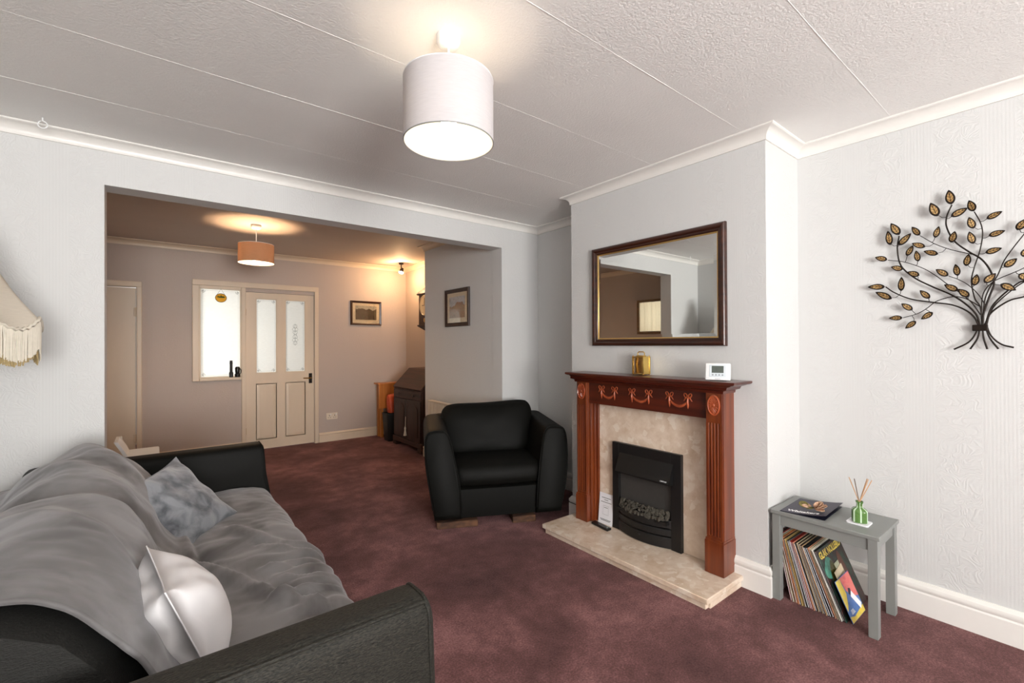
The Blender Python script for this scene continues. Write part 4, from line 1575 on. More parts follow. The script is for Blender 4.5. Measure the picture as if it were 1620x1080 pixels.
build('lower_leaf', sheet(lambda u, v: .0006, .0016, 0.0), 'navy_dark', br, smooth=40)
upper = build('upper_leaf', sheet(lambda u, v: .0026 + .020 * u ** 1.2 - .004 * math.sin(math.pi * u), .0012, .02), 'navy_card', br, smooth=40)
TL = .150
build('lettering', text_geo('Whitakers', .040, lambda a, b, c: brp(.12 + (a + .0) / .19 * .80, .13 + b / .29, .0040 + .020 * max(0, min(1, .10 + a / .19 * .80)) ** 1.2 - .004 * math.sin(math.pi * max(0, min(1, .10 + a / .19 * .80))) + c), .0004, align='LEFT', bold=.0010), 'letter_white', upper, smooth=0)

fl = thing('dried_flower', (2.575, .845, TZ + .02), 'dried cream flower with speckled petals lying on the brochure', 'flower')
rnd = random.Random(3)


def petal(c, ax, sdv, L, Wd, cup, m, nm='petal'):
    c, ax, sdv = Vector(c), Vector(ax).normalized(), Vector(sdv)
    sdv = (sdv - ax * sdv.dot(ax)).normalized()
    nz = ax.cross(sdv)
    rows = []
    for i in range(9):
        t = i / 8
        row = []
        for j in range(9):
            s = -1 + j / 4
            w = Wd * math.sin(math.pi * (0.08 + .84 * t) ** .9) ** .7
            row.append(c + ax * (L * t) + sdv * (s * w) + nz * (cup * (s * s - .4) * .5 * math.sin(math.pi * t) + cup * t * t * .6 + .0015 * noise.noise(Vector((t * 4, s * 3, L * 90)))))
        rows.append(row)
    o = build(nm, G().grid(rows), m, fl, smooth=80, fix=False)
    so = o.modifiers.new('thick', 'SOLIDIFY')
    so.thickness = .0014
    return o


zf = TZ + .026
petal((2.580, .862, zf), (-.10, .9, .35), (1, 0, .3), .050, .020, .016, 'dried_petal')
petal((2.575, .872, zf + .004), (-.2, .8, .1), (.4, 0, 1), .040, .015, -.012, 'dried_leaf', 'leaf')
for ax, sdv, L, Wd, cup in (((.3, -.75, .75), (1, .3, 0), .040, .022, .014), ((-.6, -.6, .25), (.5, -.5, .3), .046, .020, .012), ((.7, -.4, .5), (.3, .9, 0), .040, .022, .014),
                            ((-.75, -.75, -.02), (.6, -.6, .1), .058, .019, .006), ((0, -.9, .2), (1, 0, .2), .05, .022, .016), ((.35, -.85, .3), (.8, .3, 0), .046, .02, .012), ((-.25, -.3, .9), (1, -.6, 0), .032, .018, .012)):
    petal((2.575, .836, zf + .002), ax, sdv, L, Wd, cup, 'dried_petal')
petal((2.570, .850, zf - .002), (-.4, .5, .0), (.3, .5, 0), .030, .008, .004, 'dried_leaf', 'leaf')
build('stem', G().tube([(2.572, .885, zf - .001), (2.570, .86, zf), (2.575, .832, zf + .004)], .0026, 6), 'dried_leaf', fl)

co = build('coaster', G().prism(rring(2.558, 2.640, .626, .712, .010, 4), .005, lambda a, b, h: (a, b, TZ + .0005 + h)), 'paper_white', label='white rounded coaster under the green reed diffuser bottle', cat='coaster', smooth=30)
BT = TZ + .006
rd = thing('reed_diffuser', (2.600, .668, BT), 'green striped glass reed diffuser bottle with wooden reeds', 'diffuser')


def octo(r, z, n=32):
    """softly squared plan"""
    out = []
    for i in range(n):
        t = 2 * math.pi * i / n
        k = (abs(math.cos(t)) ** 4 + abs(math.sin(t)) ** 4) ** -.25
        out.append((2.600 + r * k * math.cos(t + .35), .668 + r * k * math.sin(t + .35), BT + z))
    return out


bprof = [(.027, 0), (.030, .004), (.030, .050), (.0285, .057), (.022, .063), (.0135, .067), (.0115, .074), (.0115, .084), (.0145, .093), (.0148, .096), (.0120, .0965), (.0085, .086), (.0085, .07)]
bottle = build('bottle', G().loft([octo(r, z) for r, z in bprof]), 'green_glass', rd, smooth=50)
for i0_ in (12, 16, 20, 24, 8):
    rows = []
    for r, z in bprof[1:9]:
        ring = octo(r + .0005, z)
        rows.append([Vector(ring[i0_]), Vector(ring[i0_]).lerp(Vector(ring[i0_ + 1]), .5), Vector(ring[i0_ + 1])])
    build('pale_stripe', G().grid(rows), 'pale_glass_stripe', bottle, smooth=60, fix=False)
for k, (dx, dy, hz, m) in enumerate(((.000, .040, .200, 'reed'), (.004, .020, .196, 'reed_dark'), (.004, -.034, .205, 'reed'), (.018, -.044, .200, 'reed'), (-.006, .034, .192, 'reed'), (.010, -.028, .206, 'reed'))):
    build('reed', G().tube([(2.600 - dx * .2, .668 - dy * .15, BT + .072), (2.600 + dx, .668 + dy, BT + hz)], .0019, 6), m, rd)

# ------------------------------------------------------------------ records leaning under the table
cols = [(170, 44, 34), (214, 204, 188), (196, 178, 140), (210, 120, 50), (224, 150, 104), (60, 44, 30), (206, 176, 110), (190, 160, 96), (40, 34, 30), (120, 118, 116), (176, 50, 36), (160, 40, 32), (226, 160, 130), (34, 26, 22),
        (214, 196, 164), (60, 40, 30), (206, 182, 150), (40, 30, 24), (196, 160, 120), (26, 22, 20), (20, 18, 18), (24, 20, 18), (214, 150, 116), (226, 206, 176), (222, 210, 186), (234, 230, 220), (26, 24, 22)]
words = ['dark red', 'off-white', 'beige', 'orange', 'peach', 'brown', 'sand coloured', 'straw coloured', 'charcoal', 'mid grey', 'bright red', 'crimson', 'salmon pink', 'dark brown',
         'ivory', 'walnut brown', 'buff', 'umber', 'tan', 'near-black', 'black', 'sooty black', 'apricot', 'pale buff', 'pale cream', 'white', 'jet black']
nr = len(cols)
ordinal = ['first', 'second', 'third', 'fourth', 'fifth', 'sixth', 'seventh', 'eighth', 'ninth', 'tenth', 'eleventh', 'twelfth', 'thirteenth', 'fourteenth', 'fifteenth', 'sixteenth', 'seventeenth', 'eighteenth', 'nineteenth', 'twentieth',
           'twenty-first', 'twenty-second', 'twenty-third', 'twenty-fourth', 'twenty-fifth', 'twenty-sixth', 'twenty-seventh']
SZ = .312
rnd = random.Random(21)
sleeve = {}
REC_M = {}


def rec_frame(yb, xo, lean, yawd=0.0):
    m = Matrix.Translation((2.508 + xo, yb, .001)) @ Matrix.Rotation(R(yawd), 4, 'Z') @ Matrix.Rotation(R(-lean), 4, 'X')
    return m


for i, c in enumerate(cols):
    t = i / (nr - 1)
    yb = .928 - .222 * t
    lean = 12 + 11 * t + rnd.uniform(-.3, .3)
    th_ = .0052
    mname = 'sleeve_%02d' % i
    mat(mname, c, .55, var=.35, scale=14)
    xo = rnd.uniform(-.006, .004)
    m = rec_frame(yb, xo, lean)
    root = thing('record_sleeve', m @ Vector((SZ / 2, 0, 0)), '%s record sleeve, %s in the row from the table\'s left leg' % (words[i], ordinal[i]), 'record', 'records leaning under the grey table')
    build('sleeve', G().rbox(0, SZ, -th_ / 2, th_ / 2, 0, SZ, .0008, 1).xf(m), mname, root, smooth=30)
    build('card_edge', G().box(-.0006, .0002, -.0012, .0006, .003, SZ - .003).xf(m), 'paper_white' if sum(c) < 420 else 'block_wood', root, smooth=0)


def flat(m, x0, x1, z0, z1, y, mt, nm, par, lift=.0004):
    return build(nm, G().box(x0, x1, y - lift, y, z0, z1).xf(m), mt, par, smooth=0)


# front album with its printed cover
m = rec_frame(.6965, -.004, 23.5)
alb = thing('record_album', m @ Vector((SZ / 2, 0, 0)), 'dark green album cover with yellow lettering, front of the record row', 'record', 'records leaning under the grey table')
build('sleeve', G().rbox(0, SZ, -.002, .002, 0, SZ, .0008, 1).xf(m), 'cover_night', alb, smooth=30)
cv = flat(m, .004, SZ - .004, .004, SZ - .004, -.002, 'cover_night', 'cover_print', alb)


def blob(cx, cz, rx, rz, mt, nm, ly, n=28, wob=.12):
    pts = []
    for k in range(n):
        a = 2 * math.pi * k / n
        q = 1 + wob * math.sin(3 * a + cx * 50)
        pts.append((cx + rx * q * math.cos(a), cz + rz * q * math.sin(a)))
    return build(nm, G().loft([[m @ Vector((x, -.002 - ly, z)) for x, z in pts], [m @ Vector((x, -.0024 - ly, z)) for x, z in pts]]), mt, cv, smooth=0)


blob(.075, .215, .062, .045, 'cover_teal', 'printed_shape', .0004)
blob(.098, .165, .036, .078, 'cover_figure', 'printed_shape', .0008)
blob(.210, .170, .038, .082, 'cover_brown', 'printed_shape', .0008)
build('cover_lettering', text_geo('GLAK NOLLERO', .044, lambda a, b, c: m @ Vector((SZ / 2 + a * .86, -.0026 - c, .282 + b)), .0003, bold=.001), 'cover_yellow', cv, smooth=0)
# smaller sleeves propped in front of it
for (yb, xo, ln_, sx, sz, mt, lab, y2) in ((.690, .125, 23.5, .178, .225, 'cover_sage', 'sage green paper sleeve half hidden at the right of the records', 2),
                                      (.6800, .070, 23.5, .178, .205, 'cover_cream', 'cream single sleeve behind the brightly coloured one', 1),
                                      (.6740, .012, 23.5, .180, .180, 'cover_blue', 'yellow, pink and blue single sleeve at the front of the records', 0)):
    m = rec_frame(yb, xo, ln_, (4, 6, 0)[2 - y2] if y2 else 0)
    r_ = thing('single_sleeve', m @ Vector((sx / 2, 0, 0)), lab, 'record', 'small record sleeves in front of the albums')
    s_ = build('sleeve', G().rbox(0, sx, -.0012, .0012, 0, sz, .0006, 1).xf(m), mt, r_, smooth=30)
    cv = s_

    def poly(pts, mt2, ly):
        build('printed_shape', G().loft([[m @ Vector((x, -.0012 - ly, z)) for x, z in pts], [m @ Vector((x, -.0015 - ly, z)) for x, z in pts]]), mt2, s_, smooth=0)
    if y2 == 0:
        poly([(.002, .178), (.002, .05), (.03, .07), (.06, .11), (.055, .178)], 'cover_yellow', .0002)
        poly([(.055, .178), (.07, .12), (.10, .10), (.13, .08), (.178, .07), (.178, .178)], 'cover_pink', .0003)
        poly([(.002, .002), (.09, .002), (.178, .002), (.178, .03), (.10, .022), (.05, .018), (.002, .03)], 'cover_yellow', .0003)
        poly([(.085, .105), (.098, .125), (.12, .118), (.115, .10), (.10, .085)], 'navy_dark', .0005)
        poly([(.092, .090), (.118, .108), (.172, .038), (.146, .020)], 'paper_white', .0006)
        build('printed_text', G().add([m @ Vector(p) for k in range(4) for p in ((.03, -.0019, .030 + k * .005), (.075 - .004 * k, -.0019, .030 + k * .005), (.075 - .004 * k, -.0019, .0325 + k * .005), (.03, -.0019, .0325 + k * .005))], [tuple(range(4 * k, 4 * k + 4)) for k in range(4)]), 'letter_white', s_, smooth=0)
    elif y2 == 1:
        poly([(.10, .15), (.11, .165), (.122, .160), (.12, .142), (.108, .138)], 'print_ink', .0003)

# ------------------------------------------------------------------ lamps
def lamp_light(name, loc, power, col, parent, radius=.03):
    d = bpy.data.lights.new(name, 'POINT')
    d.energy = power
    d.color = col
    d.shadow_soft_size = radius
    o = bpy.data.objects.new(name, d)
    COL.objects.link(o)
    o.parent = parent
    o.location = Vector(loc) - root_of(parent).location
    return o


def pendant(cx, cy, ceil_z, z_top, z_bot, r, shade_m, label, power, col, rose_r, bulb_drop, r2=None):
    t = thing('pendant_light', (cx, cy, z_bot), label, 'ceiling light', 'drum shade pendant lights')
    build('ceiling_rose', G().lathe([(0, -.042), (rose_r * .55, -.041), (rose_r * .86, -.034), (rose_r, -.018), (rose_r, 0), (0, 0)], 28, (cx, cy, ceil_z), cap=False), 'white_plastic', t, smooth=50)
    build('cord', G().tube([(cx, cy, ceil_z - .04), (cx, cy, z_top - .02)], .0038, 8), 'white_plastic', t)
    build('lampholder', G().lathe([(.0, .03), (.010, .028), (.017, .016), (.019, -.03), (.016, -.036), (0, -.036)], 16, (cx, cy, z_top - .035), cap=False), 'white_plastic', t, smooth=50)
    r2 = r2 or r
    build('shade', G().lathe([(r2, z_top), (r, z_bot)], 56, (cx, cy, 0), cap=False), shade_m, t, smooth=60, fix=False)
    build('shade_lining', G().lathe([(r2 - .0022, z_top), (r - .0022, z_bot)], 56, (cx, cy, 0), cap=False), shade_m if power > 900 else 'lining_cloth', t, smooth=60, fix=False)
    for rr, z in ((r, z_bot), (r2, z_top)):
        build('shade_ring', G().tube([(cx + (rr - .001) * math.cos(a), cy + (rr - .001) * math.sin(a), z) for a in [2 * math.pi * k / 56 for k in range(56)]], .0022, 6, closed=True), 'grey_paint' if z == z_bot else 'white_plastic', t, smooth=60)
    g = G()
    for k in range(3):
        a = 2 * math.pi * k / 3 + .4
        g.tube([(cx + .018 * math.cos(a), cy + .018 * math.sin(a), z_top - .028), (cx + (r2 - .003) * math.cos(a), cy + (r2 - .003) * math.sin(a), z_top - .003)], .0018, 5)
    build('spider', g, 'white_plastic', t)
    zb = z_bot + bulb_drop
    build('bulb', G().lathe([(0, -.052), (.016, -.048), (.028, -.030), (.030, -.012), (.024, .012), (.014, .034), (.013, .05), (0, .05)], 20, (cx, cy, zb), cap=False), 'bulb_glow', t, smooth=60)
    lamp_light('bulb_light', (cx, cy, zb), power, col, t, .037)
    return t


cloth_shade('lining_cloth', (250, 246, 236), 0.25)
WARM = (1.0, 0.64, 0.36)
pendant(.828, 1.413, CH, 2.243, 2.022, .160, 'shade_grey', 'grey drum pendant light with white inside, hanging in the front room', 3.8, (1.0, .78, .58), .043, .075)
pendant(.748, 4.86, DCH, 2.248, 2.075, .150, 'shade_taupe', 'taupe drum pendant light glowing warm over the dining room', 48, WARM, .045, .05)

sp = thing('ceiling_spotlight', (2.70, 5.93, 2.33), 'small dark ceiling spotlight lighting the far dining room corner', 'spotlight')
build('mount', G().lathe([(0, -.022), (.030, -.020), (.034, 0), (0, 0)], 18, (2.70, 5.93, DCH), cap=False), 'bronze_dark', sp, smooth=50)
build('arm', G().tube([(2.70, 5.93, DCH - .02), (2.70, 5.93, DCH - .075), (2.705, 5.925, DCH - .085)], .008, 8), 'bronze_dark', sp, smooth=50)
msp = frame3((2.693, 5.90, DCH - .105), (-.35, -.25, -.9), (0, 1, 0))
build('lamp_head', G().lathe([(.012, -.035), (.022, -.03), (.026, 0), (.036, .035), (.034, .036), (.022, 0), (0, -.02)], 20, cap=False).xf(msp), 'bronze_dark', sp, smooth=50)
build('bulb', G().lathe([(0, -.018), (.020, -.004), (.0325, .030), (.030, .040), (.016, .046), (0, .047)], 20, cap=False).xf(msp), 'spot_glow', sp, smooth=60)
lamp_light('spot_light', tuple(msp @ Vector((0, 0, .085))), 13, (1.0, .62, .32), sp, .03)

# standard lamp with a fringed shade at the left edge
LC = Vector((-.655, 2.70, 0))
fl_ = thing('floor_lamp', LC, 'standard lamp with a cream bell shade and long fringe', 'lamp')
build('lamp_base', G().lathe([(0, 0), (.13, 0), (.135, .012), (.12, .028), (.05, .045), (.025, .07), (.016, .10)], 32, LC, cap=False), 'brass', fl_, smooth=50)
build('pole', G().lathe([(.014, .09), (.014, .6), (.022, .62), (.014, .64), (.014, 1.25), (.02, 1.27), (.012, 1.29), (.012, 1.62)], 16, LC), 'brass', fl_, smooth=50)
NS = 8


def shade_pt(a, t):
    """bell profile from the top (t=0) to the scalloped rim (t=1)"""
    k = abs(math.sin(a * NS / 2 + .55))
    r = .095 + .185 * t ** 1.55 * (1.0 - .035 * k)
    z = 1.79 - .375 * t - .050 * k * smoothstep(.55, 1.0, t)
    return LC + Vector((r * math.cos(a), r * math.sin(a), z))


na = NS * 16
rows = [[shade_pt(2 * math.pi * i / na, t / 14) for t in range(15)] for i in range(na + 1)]
shade = build('shade', G().grid(rows), 'shade_cream', fl_, smooth=70, fix=False)
rim = [shade_pt(2 * math.pi * i / na, 1.0) for i in range(na)]
out = [Vector((math.cos(2 * math.pi * i / na), math.sin(2 * math.pi * i / na), 0)) for i in range(na)]
build('rim_braid', G().tube([p + o * .003 + Vector((0, 0, .003 * (1 if i % 2 else -1))) for i, (p, o) in enumerate(zip(rim, out))], .0065, 6, closed=True), 'fringe_cream', shade, smooth=60)
g1, g2 = G(), G()
rnd = random.Random(9)
nf = 560
for k in range(nf):
    a = 2 * math.pi * k / nf
    p = shade_pt(a, 1.0)
    d = Vector((math.cos(a), math.sin(a), 0))
    L = .125 + rnd.uniform(-.006, .006)
    sw = rnd.uniform(-.004, .004)
    tg = Vector((-d.y, d.x, 0))
    e = p + Vector((0, 0, -L)) + tg * sw
    g1.tube([p + d * .002, p.lerp(e, .5) + tg * sw * .4 + d * .001, e], .0017, 4)
    if k % 2 == 0:
        g2.tube([e + Vector((0, 0, .012)) - d * .008, e - d * .008 + Vector((0, 0, -.018))], .0022, 4)
build('fringe', g1, 'fringe_cream', shade, smooth=60, kind='stuff')
build('gold_fringe', g2, 'fringe_gold', shade, smooth=60, kind='stuff')
build('shade_top_ring', G().tube([shade_pt(2 * math.pi * i / 48, 0) for i in range(48)], .005, 6, closed=True), 'fringe_cream', shade, smooth=60)

# white screw hook in the ceiling
hk = G().tube([(-.43, 3.12, CH), (-.43, 3.12, CH - .018)], .0028, 6)
hk.tube([(-.43 + .017 * math.sin(a), 3.12 - .004 * math.sin(a), CH - .034 + .017 * math.cos(a)) for a in [R(10 + 330 * k / 20) for k in range(21)]], .0028, 6)
build('ceiling_hook', hk, 'white_plastic', origin=(-.43, 3.12, CH - .05), label='small white ring hook screwed into the ceiling at the left', cat='hook')

# ------------------------------------------------------------------ dining room things
# pictures
def picture(name, swap, y0, y1, z0, z1, fw_, mat_w, art_m, sky_m, label, sky_h, wood_m='picture_wood', slip=False):
    """swap(a, h, z): a along the wall, h off the wall"""
    c = swap((y0 + y1) / 2, 0, z0)
    t = thing(name, c, label, 'picture', 'framed pictures in the dining room')
    frame_ring([(0, 0), (0, .014), (.005, .019), (fw_ * .6, .016), (fw_, .010), (fw_, 0)], wood_m, 'frame_rail', t, y0, y1, z0, z1, 0, swap=swap)

    def quad(a0, a1, b0, b1, h):
        g = G()
        return g.add([swap(a0, h, b0), swap(a1, h, b0), swap(a1, h, b1), swap(a0, h, b1), swap(a0, h - .002, b0), swap(a1, h - .002, b0), swap(a1, h - .002, b1), swap(a0, h - .002, b1)],
                     [(0, 1, 2, 3), (4, 7, 6, 5), (0, 4, 5, 1), (1, 5, 6, 2), (2, 6, 7, 3), (3, 7, 4, 0)])
    build('mount_card', quad(y0 + fw_, y1 - fw_, z0 + fw_, z1 - fw_, .006), 'cover_cream', t)
    a0, a1, b0, b1 = y0 + fw_ + mat_w, y1 - fw_ - mat_w, z0 + fw_ + mat_w * 1.1, z1 - fw_ - mat_w * .9
    pn = build('painting', quad(a0, a1, b0, b1, .0075), art_m, t)
    # ragged skyline
    n = 30
    top = [(a0 + (a1 - a0) * k / n) for k in range(n + 1)]
    base = [b1 - sky_h * (b1 - b0) * (1 + .55 * fnoise((a * 9, z0, 1.3), 2.0) + .2 * fnoise((a * 9, z0, 1.3), 9.0)) for a in top]
    rows = [[swap(a, .0085, zz), swap(a, .0085, b1)] for a, zz in zip(top, base)]
    build('painted_sky', G().grid(rows), sky_m, pn, smooth=0, fix=False)
    build('glass', quad(y0 + fw_, y1 - fw_, z0 + fw_, z1 - fw_, .0112), 'clear_glass', t)
    return t


picture('framed_picture', lambda a, h, z: Vector((a, EY - .001 - h, z)), 2.119, 2.563, 1.572, 1.912, .030, .042, 'landscape_dark', 'landscape_sky', 'wide framed landscape painting on the far wall under the spotlight', .26)
picture('framed_picture', lambda a, h, z: Vector((DBX - .001 - h, a, z)), 3.795, 4.266, 1.482, 1.872, .040, .045, 'landscape_warm', 'village_sky', 'upright framed village print on the grey wall above the armchair', .36, wood_m='dark_oak_up')

# wall clock in the alcove
wc = thing('wall_clock', (DRX, 5.46, 1.50), 'dark wooden pendulum wall clock half hidden behind the chimney wall', 'clock')
X0 = DRX - .12
build('case', G().rbox(X0, DRX - .001, 5.30, 5.66, 1.56, 1.97, .006), 'dark_oak_up', wc, smooth=30)
build('base_moulding', G().loft([[(x, a, z), (x, b, z), (DRX - .001, b, z), (DRX - .001, a, z)] for x, a, b, z in ((X0 + .05, 5.40, 5.56, 1.48), (X0 + .01, 5.33, 5.63, 1.52), (X0 - .015, 5.285, 5.675, 1.545), (X0 - .015, 5.285, 5.675, 1.562))]), 'dark_oak_up', wc, smooth=30)
build('hood', G().loft([[(x, a, z), (x, b, z), (DRX - .001, b, z), (DRX - .001, a, z)] for x, a, b, z in ((X0 - .015, 5.28, 5.68, 1.968), (X0 - .02, 5.27, 5.69, 1.985), (X0 + .0, 5.31, 5.65, 2.02), (X0 + .03, 5.40, 5.56, 2.06))]), 'dark_oak_up', wc, smooth=30)
dl = build('dial', G().lathe([(0, 0), (.135, 0), (.14, .006), (.128, .010), (.125, .006), (0, .006)], 32, cap=False).xf(lambda p: (X0 - .001 - p.z, 5.48 + p.x, 1.82 + p.y)), 'cover_cream', wc, smooth=40)
build('clock_hands', G().box(X0 - .010, X0 - .008, 5.477, 5.483, 1.82, 1.92).box(X0 - .010, X0 - .008, 5.48, 5.55, 1.817, 1.823), 'black_plastic', dl, smooth=0)
build('pendulum', G().ball((X0 - .004, 5.48, 1.62), .03, 8, (.2, 1, 1)), 'brass', wc)

# bureau
B0, B1, BY0, BY1 = 2.462, 2.92, 4.86, 5.65
bu = thing('bureau', ((B0 + B1) / 2, (BY0 + BY1) / 2, 0), 'dark wooden slant-front bureau with panelled doors in the far alcove', 'bureau')
build('carcass', G().loft([[(B0 + .006, y, .08), (B0 + .006, y, .735), (B0 + .235, y, .968), (B1, y, .968), (B1, y, .08)] for y in (BY0, BY1)]), 'dark_oak_up', bu, smooth=0)
build('top_board', G().rbox(B0 + .225, B1, BY0 - .012, BY1 + .012, .966, .984, .004), 'dark_oak', bu, smooth=30)
a_ = Vector((B0 - .004, 0, .745))
b_ = Vector((B0 + .225, 0, .975))
nrm_ = Vector((-(b_.z - a_.z), 0, b_.x - a_.x)).normalized()
fallf = build('fall_front', G().loft([[a_ + nrm_ * h + Vector((0, y, 0)), b_ + nrm_ * h + Vector((0, y, 0)), b_ - nrm_ * .004 + Vector((0, y, 0)), a_ - nrm_ * .004 + Vector((0, y, 0))] for y, h in ((BY0 + .004, .012), (BY1 - .004, .012))]), 'dark_oak', bu, smooth=0)
dr = build('drawer', G().rbox(B0 - .010, B0 + .008, BY0 + .02, BY1 - .02, .625, .722, .005), 'dark_oak', bu, smooth=30)
for y in (5.06, 5.45):
    build('knob', G().lathe([(.006, 0), (.007, .008), (.017, .014), (.014, .024), (0, .027)], 14, cap=False).xf(lambda p, y=y: (B0 - .010 - p.z, y + p.x, .672 + p.y)), 'dark_oak', dr, smooth=50)
for y0_, y1_ in ((BY0 + .02, 5.252), (5.258, BY1 - .02)):
    dd = build('door', G().rbox(B0 - .010, B0 + .008, y0_, y1_, .125, .612, .004), 'dark_oak_up', bu, smooth=30)
    yc, hw = (y0_ + y1_) / 2, (y1_ - y0_) / 2 - .055
    pts = [(yc - hw, .18), (yc + hw, .18)] + [(yc + hw * math.cos(R(k * 15)), .49 + hw * .55 * math.sin(R(k * 15))) for k in range(13)]
    build('arched_panel', G().loft([[(B0 - .0095, y, z) for y, z in pts], [(B0 - .016, y, z) for y, z in pts], [(B0 - .019, yc + (y - yc) * .86, .35 + (z - .35) * .90) for y, z in pts]]), 'dark_oak_up', dd, smooth=30)
build('plinth', G().rbox(B0 - .014, B1, BY0 - .010, BY1 + .010, .055, .115, .006), 'dark_oak', bu, smooth=30)
for y in (BY0 + .04, BY1 - .04):
    build('foot', G().rbox(B0 - .014, B0 + .06, y - .05, y + .05, 0, .056, .008), 'dark_oak', bu, smooth=30)
    build('foot', G().rbox(B1 - .07, B1, y - .05, y + .05, 0, .056, .008), 'dark_oak', bu, smooth=30)
tas = thing('key_tassel', (B0 - .022, 5.25, .16), 'cream tassel hanging from the bureau door key', 'tassel')
build('cord', G().tube([(B0 - .018, 5.255, .40), (B0 - .022, 5.253, .33), (B0 - .023, 5.253, .27)], .004, 6), 'fringe_cream', tas)
build('skirt', G().lathe([(.004, .115), (.010, .10), (.013, .085), (.010, .075), (.016, .03), (.022, 0), (0, 0)], 14, (B0 - .026, 5.253, .165), cap=False), 'fringe_cream', tas, smooth=50)

# folded pine table, orange bag and bin between the bureau and the far wall
pt = thing('drop_leaf_table', (2.68, 6.13, 0), 'orange pine folded table standing in the far corner behind the bureau', 'table')
build('hanging_leaf', G().rbox(2.425, 2.90, 6.07, 6.090, .405, .752, .004), 'pine', pt, smooth=30)
build('table_top', G().rbox(2.425, 2.90, 6.092, 6.25, .738, .758, .004), 'pine', pt, smooth=30)
for x in (2.465, 2.84):
    for y in (6.10, 6.205):
        build('leg', G().rbox(x, x + .04, y, y + .04, 0, .738, .003), 'pine', pt, smooth=30)
bin_ = thing('waste_bin', (2.55, 5.86, 0), 'black tapered waste bin beside the bureau', 'bin')
build('bin_body', G().loft([[(2.55 + x * s, 5.86 + y * s, z) for x, y in rring(-.13, .13, -.10, .10, .03)] for s, z in ((.80, 0.0), (.82, .004), (1.0, .36), (1.03, .362), (1.03, .374), (.97, .374), (.80, .02))]), 'bin_black', bin_, smooth=40)
bg_ = thing('orange_bag', (2.56, 5.88, .376), 'orange bag with a pale label on top of the bin', 'bag')
mbag = Matrix.Translation((2.56, 5.865, .50)) @ Matrix.Rotation(R(-6), 4, 'Y')
build('bag_body', G().loft([[mbag @ Vector((x, y, z)) for x, y in rring(-w, w, -d, d, d * .6)] for w, d, z in ((.085, .05, -.124), (.098, .062, -.115), (.096, .06, .0), (.086, .045, .10), (.076, .016, .125))]), 'red_bag', bg_, smooth=50)
build('bag_label', G().box(-.02, .05, -.064, -.058, -.04, .05).xf(mbag), 'cover_cream', bg_, smooth=0)

# radiator on the dining chimney wall
rad = thing('radiator', (DBX - .06, 3.98, .10), 'cream ribbed panel radiator behind the armchair', 'radiator')
RX0, RX1 = DBX - .095, DBX - .055
rows = []
n = 120
for k in range(n + 1):
    y = 3.45 + 1.06 * k / n
    x = RX0 + .014 * (0, 0, 1, 1)[k % 4]
    rows.append([(x, y, .12), (x, y, .66)])
build('ribbed_front', G().grid(rows), 'cream_plastic', rad, smooth=0, fix=False)
build('panel_back', G().rbox(RX0 + .010, RX1, 3.45, 4.51, .11, .672, .006), 'cream_plastic', rad, smooth=30)
build('top_grille', G().rbox(RX0 - .002, RX1 + .012, 3.445, 4.515, .668, .682, .003), 'cream_plastic', rad, smooth=30)
build('wall_bracket', G().box(RX1 - .002, DBX - .001, 3.65, 3.69, .2, .6).box(RX1 - .002, DBX - .001, 4.25, 4.29, .2, .6), 'cream_plastic', rad, smooth=0)
build('pipe', G().tube([(RX0 + .02, 4.53, 0), (RX0 + .02, 4.53, .15), (RX0 + .02, 4.50, .15)], .008, 8), 'cream_plastic', rad)

# double socket
sk = thing('double_socket', (1.868, EY, .30), 'cream double power socket on the far wall beside the glazed door', 'socket')
build('face_plate', G().rbox(1.795, 1.941, EY - .012, EY - .001, .292, .380, .004), 'cream_plastic', sk, smooth=30)
for x in (1.833, 1.903):
    build('switch', G().rbox(x - .006 + .018, x + .006 + .018, EY - .015, EY - .011, .350, .368, .001), 'white_plastic', sk)
    build('socket_holes', G().box(x - .004, x + .004, EY - .0125, EY - .0118, .338, .352).box(x - .018, x - .008, EY - .0125, EY - .0118, .316, .322).box(x + .008, x + .018, EY - .0125, EY - .0118, .316, .322), 'black_plastic', sk, smooth=0)

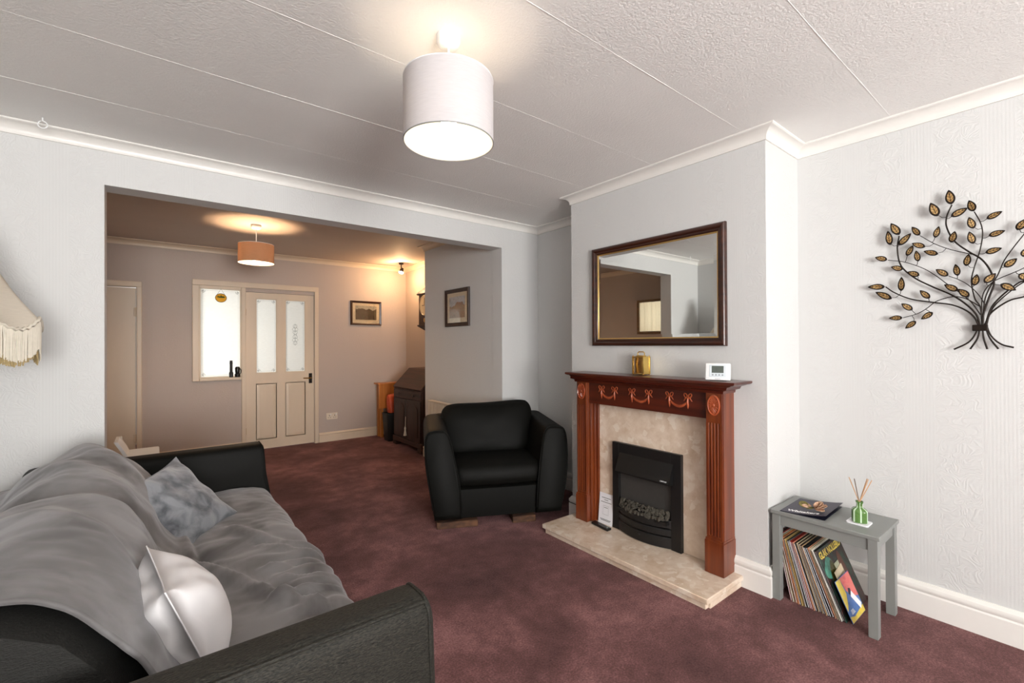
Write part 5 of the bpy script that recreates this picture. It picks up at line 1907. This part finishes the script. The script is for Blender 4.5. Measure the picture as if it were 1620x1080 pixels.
# round stained glass ornament hung on the side light
sc = thing('sun_catcher', (.60, EY - .02, 1.80), 'round stained glass sun catcher hanging on the side window', 'ornament')
ys = EY - .018
build('glass_disc', G().lathe([(0, 0), (.055, 0), (.055, .003), (0, .003)], 32, cap=False).xf(lambda p: (.603 + p.x, ys + p.z, 1.855 + p.y * .88)), 'suncatcher_glass', sc, smooth=40)
build('lead_rim', G().tube([(.603 + .056 * math.cos(a), ys, 1.855 + .050 * math.sin(a)) for a in [2 * math.pi * k / 32 for k in range(32)]], .003, 6, closed=True), 'steel', sc, smooth=60)
build('hill', G().add([(.603 + x, ys - .001, 1.855 + z) for x, z in ((-.045, .012), (-.025, .024), (-.01, .016), (0, .036), (.012, .020), (.03, .022), (.045, .008), (.02, 0), (-.02, 0))], [tuple(range(9))]), 'suncatcher_hill', sc, smooth=0)
build('chain', G().tube([(.565, ys, 1.893), (.603, ys, 1.962), (.641, ys, 1.893)], .0018, 5), 'steel', sc)
# torch and case on the window ledge
to = thing('torch', (.705, EY - .012, .918), 'tall slim black torch on the side window ledge', 'torch')
build('torch_body', G().lathe([(.0, 0), (.021, 0), (.022, .05), (.015, .065), (.015, .19), (.013, .198), (0, .198)], 16, (.705, EY - .008, .918), cap=False), 'black_plastic', to, smooth=40)
build('torch_ring', G().lathe([(.0155, .16), (.0165, .163), (.0165, .17), (.0155, .173)], 16, (.705, EY - .008, .918)), 'bin_black', to, smooth=40)
la = thing('lantern', (.772, EY - .012, .918), 'squat black hand lantern beside the torch on the ledge', 'lantern')
build('lantern_body', G().lathe([(0, 0), (.028, 0), (.030, .035), (.022, .042), (.024, .05), (.027, .105), (.018, .122), (0, .124)], 18, (.770, EY - .010, .918), cap=False), 'black_plastic', la, smooth=40)
build('lantern_handle', G().tube([(.790, EY - .014, 1.025), (.806, EY - .018, 1.0), (.804, EY - .018, .97), (.792, EY - .014, .95)], .005, 6), 'black_plastic', la, smooth=50)

# white chair behind the sofa's far arm
wh = thing('white_chair', (-.10, 4.17, 0), 'white plastic chair showing behind the sofa\'s far arm', 'chair')
build('seat', G().rbox(-.17, .02, 4.02, 4.30, .525, .548, .010, 3), 'white_plastic', wh)
build('backrest', G().loft([[(x, y, z) for x, y in ((a, 4.03), (a + .020, 4.03), (a + .020, 4.29), (a, 4.29))] for a, z in ((-.165, .53), (-.185, .58), (-.215, .635), (-.222, .65))]), 'white_plastic', wh, smooth=30)
build('back_post', G().rbox(-.20, -.188, 4.25, 4.262, .58, .655, .003), 'cream_plastic', wh)
for x, y in ((-.16, 4.04), (.0, 4.04), (-.16, 4.26), (.0, 4.26)):
    build('leg', G().tube([(x, y, 0), (x, y, .53)], .012, 10), 'white_plastic', wh)
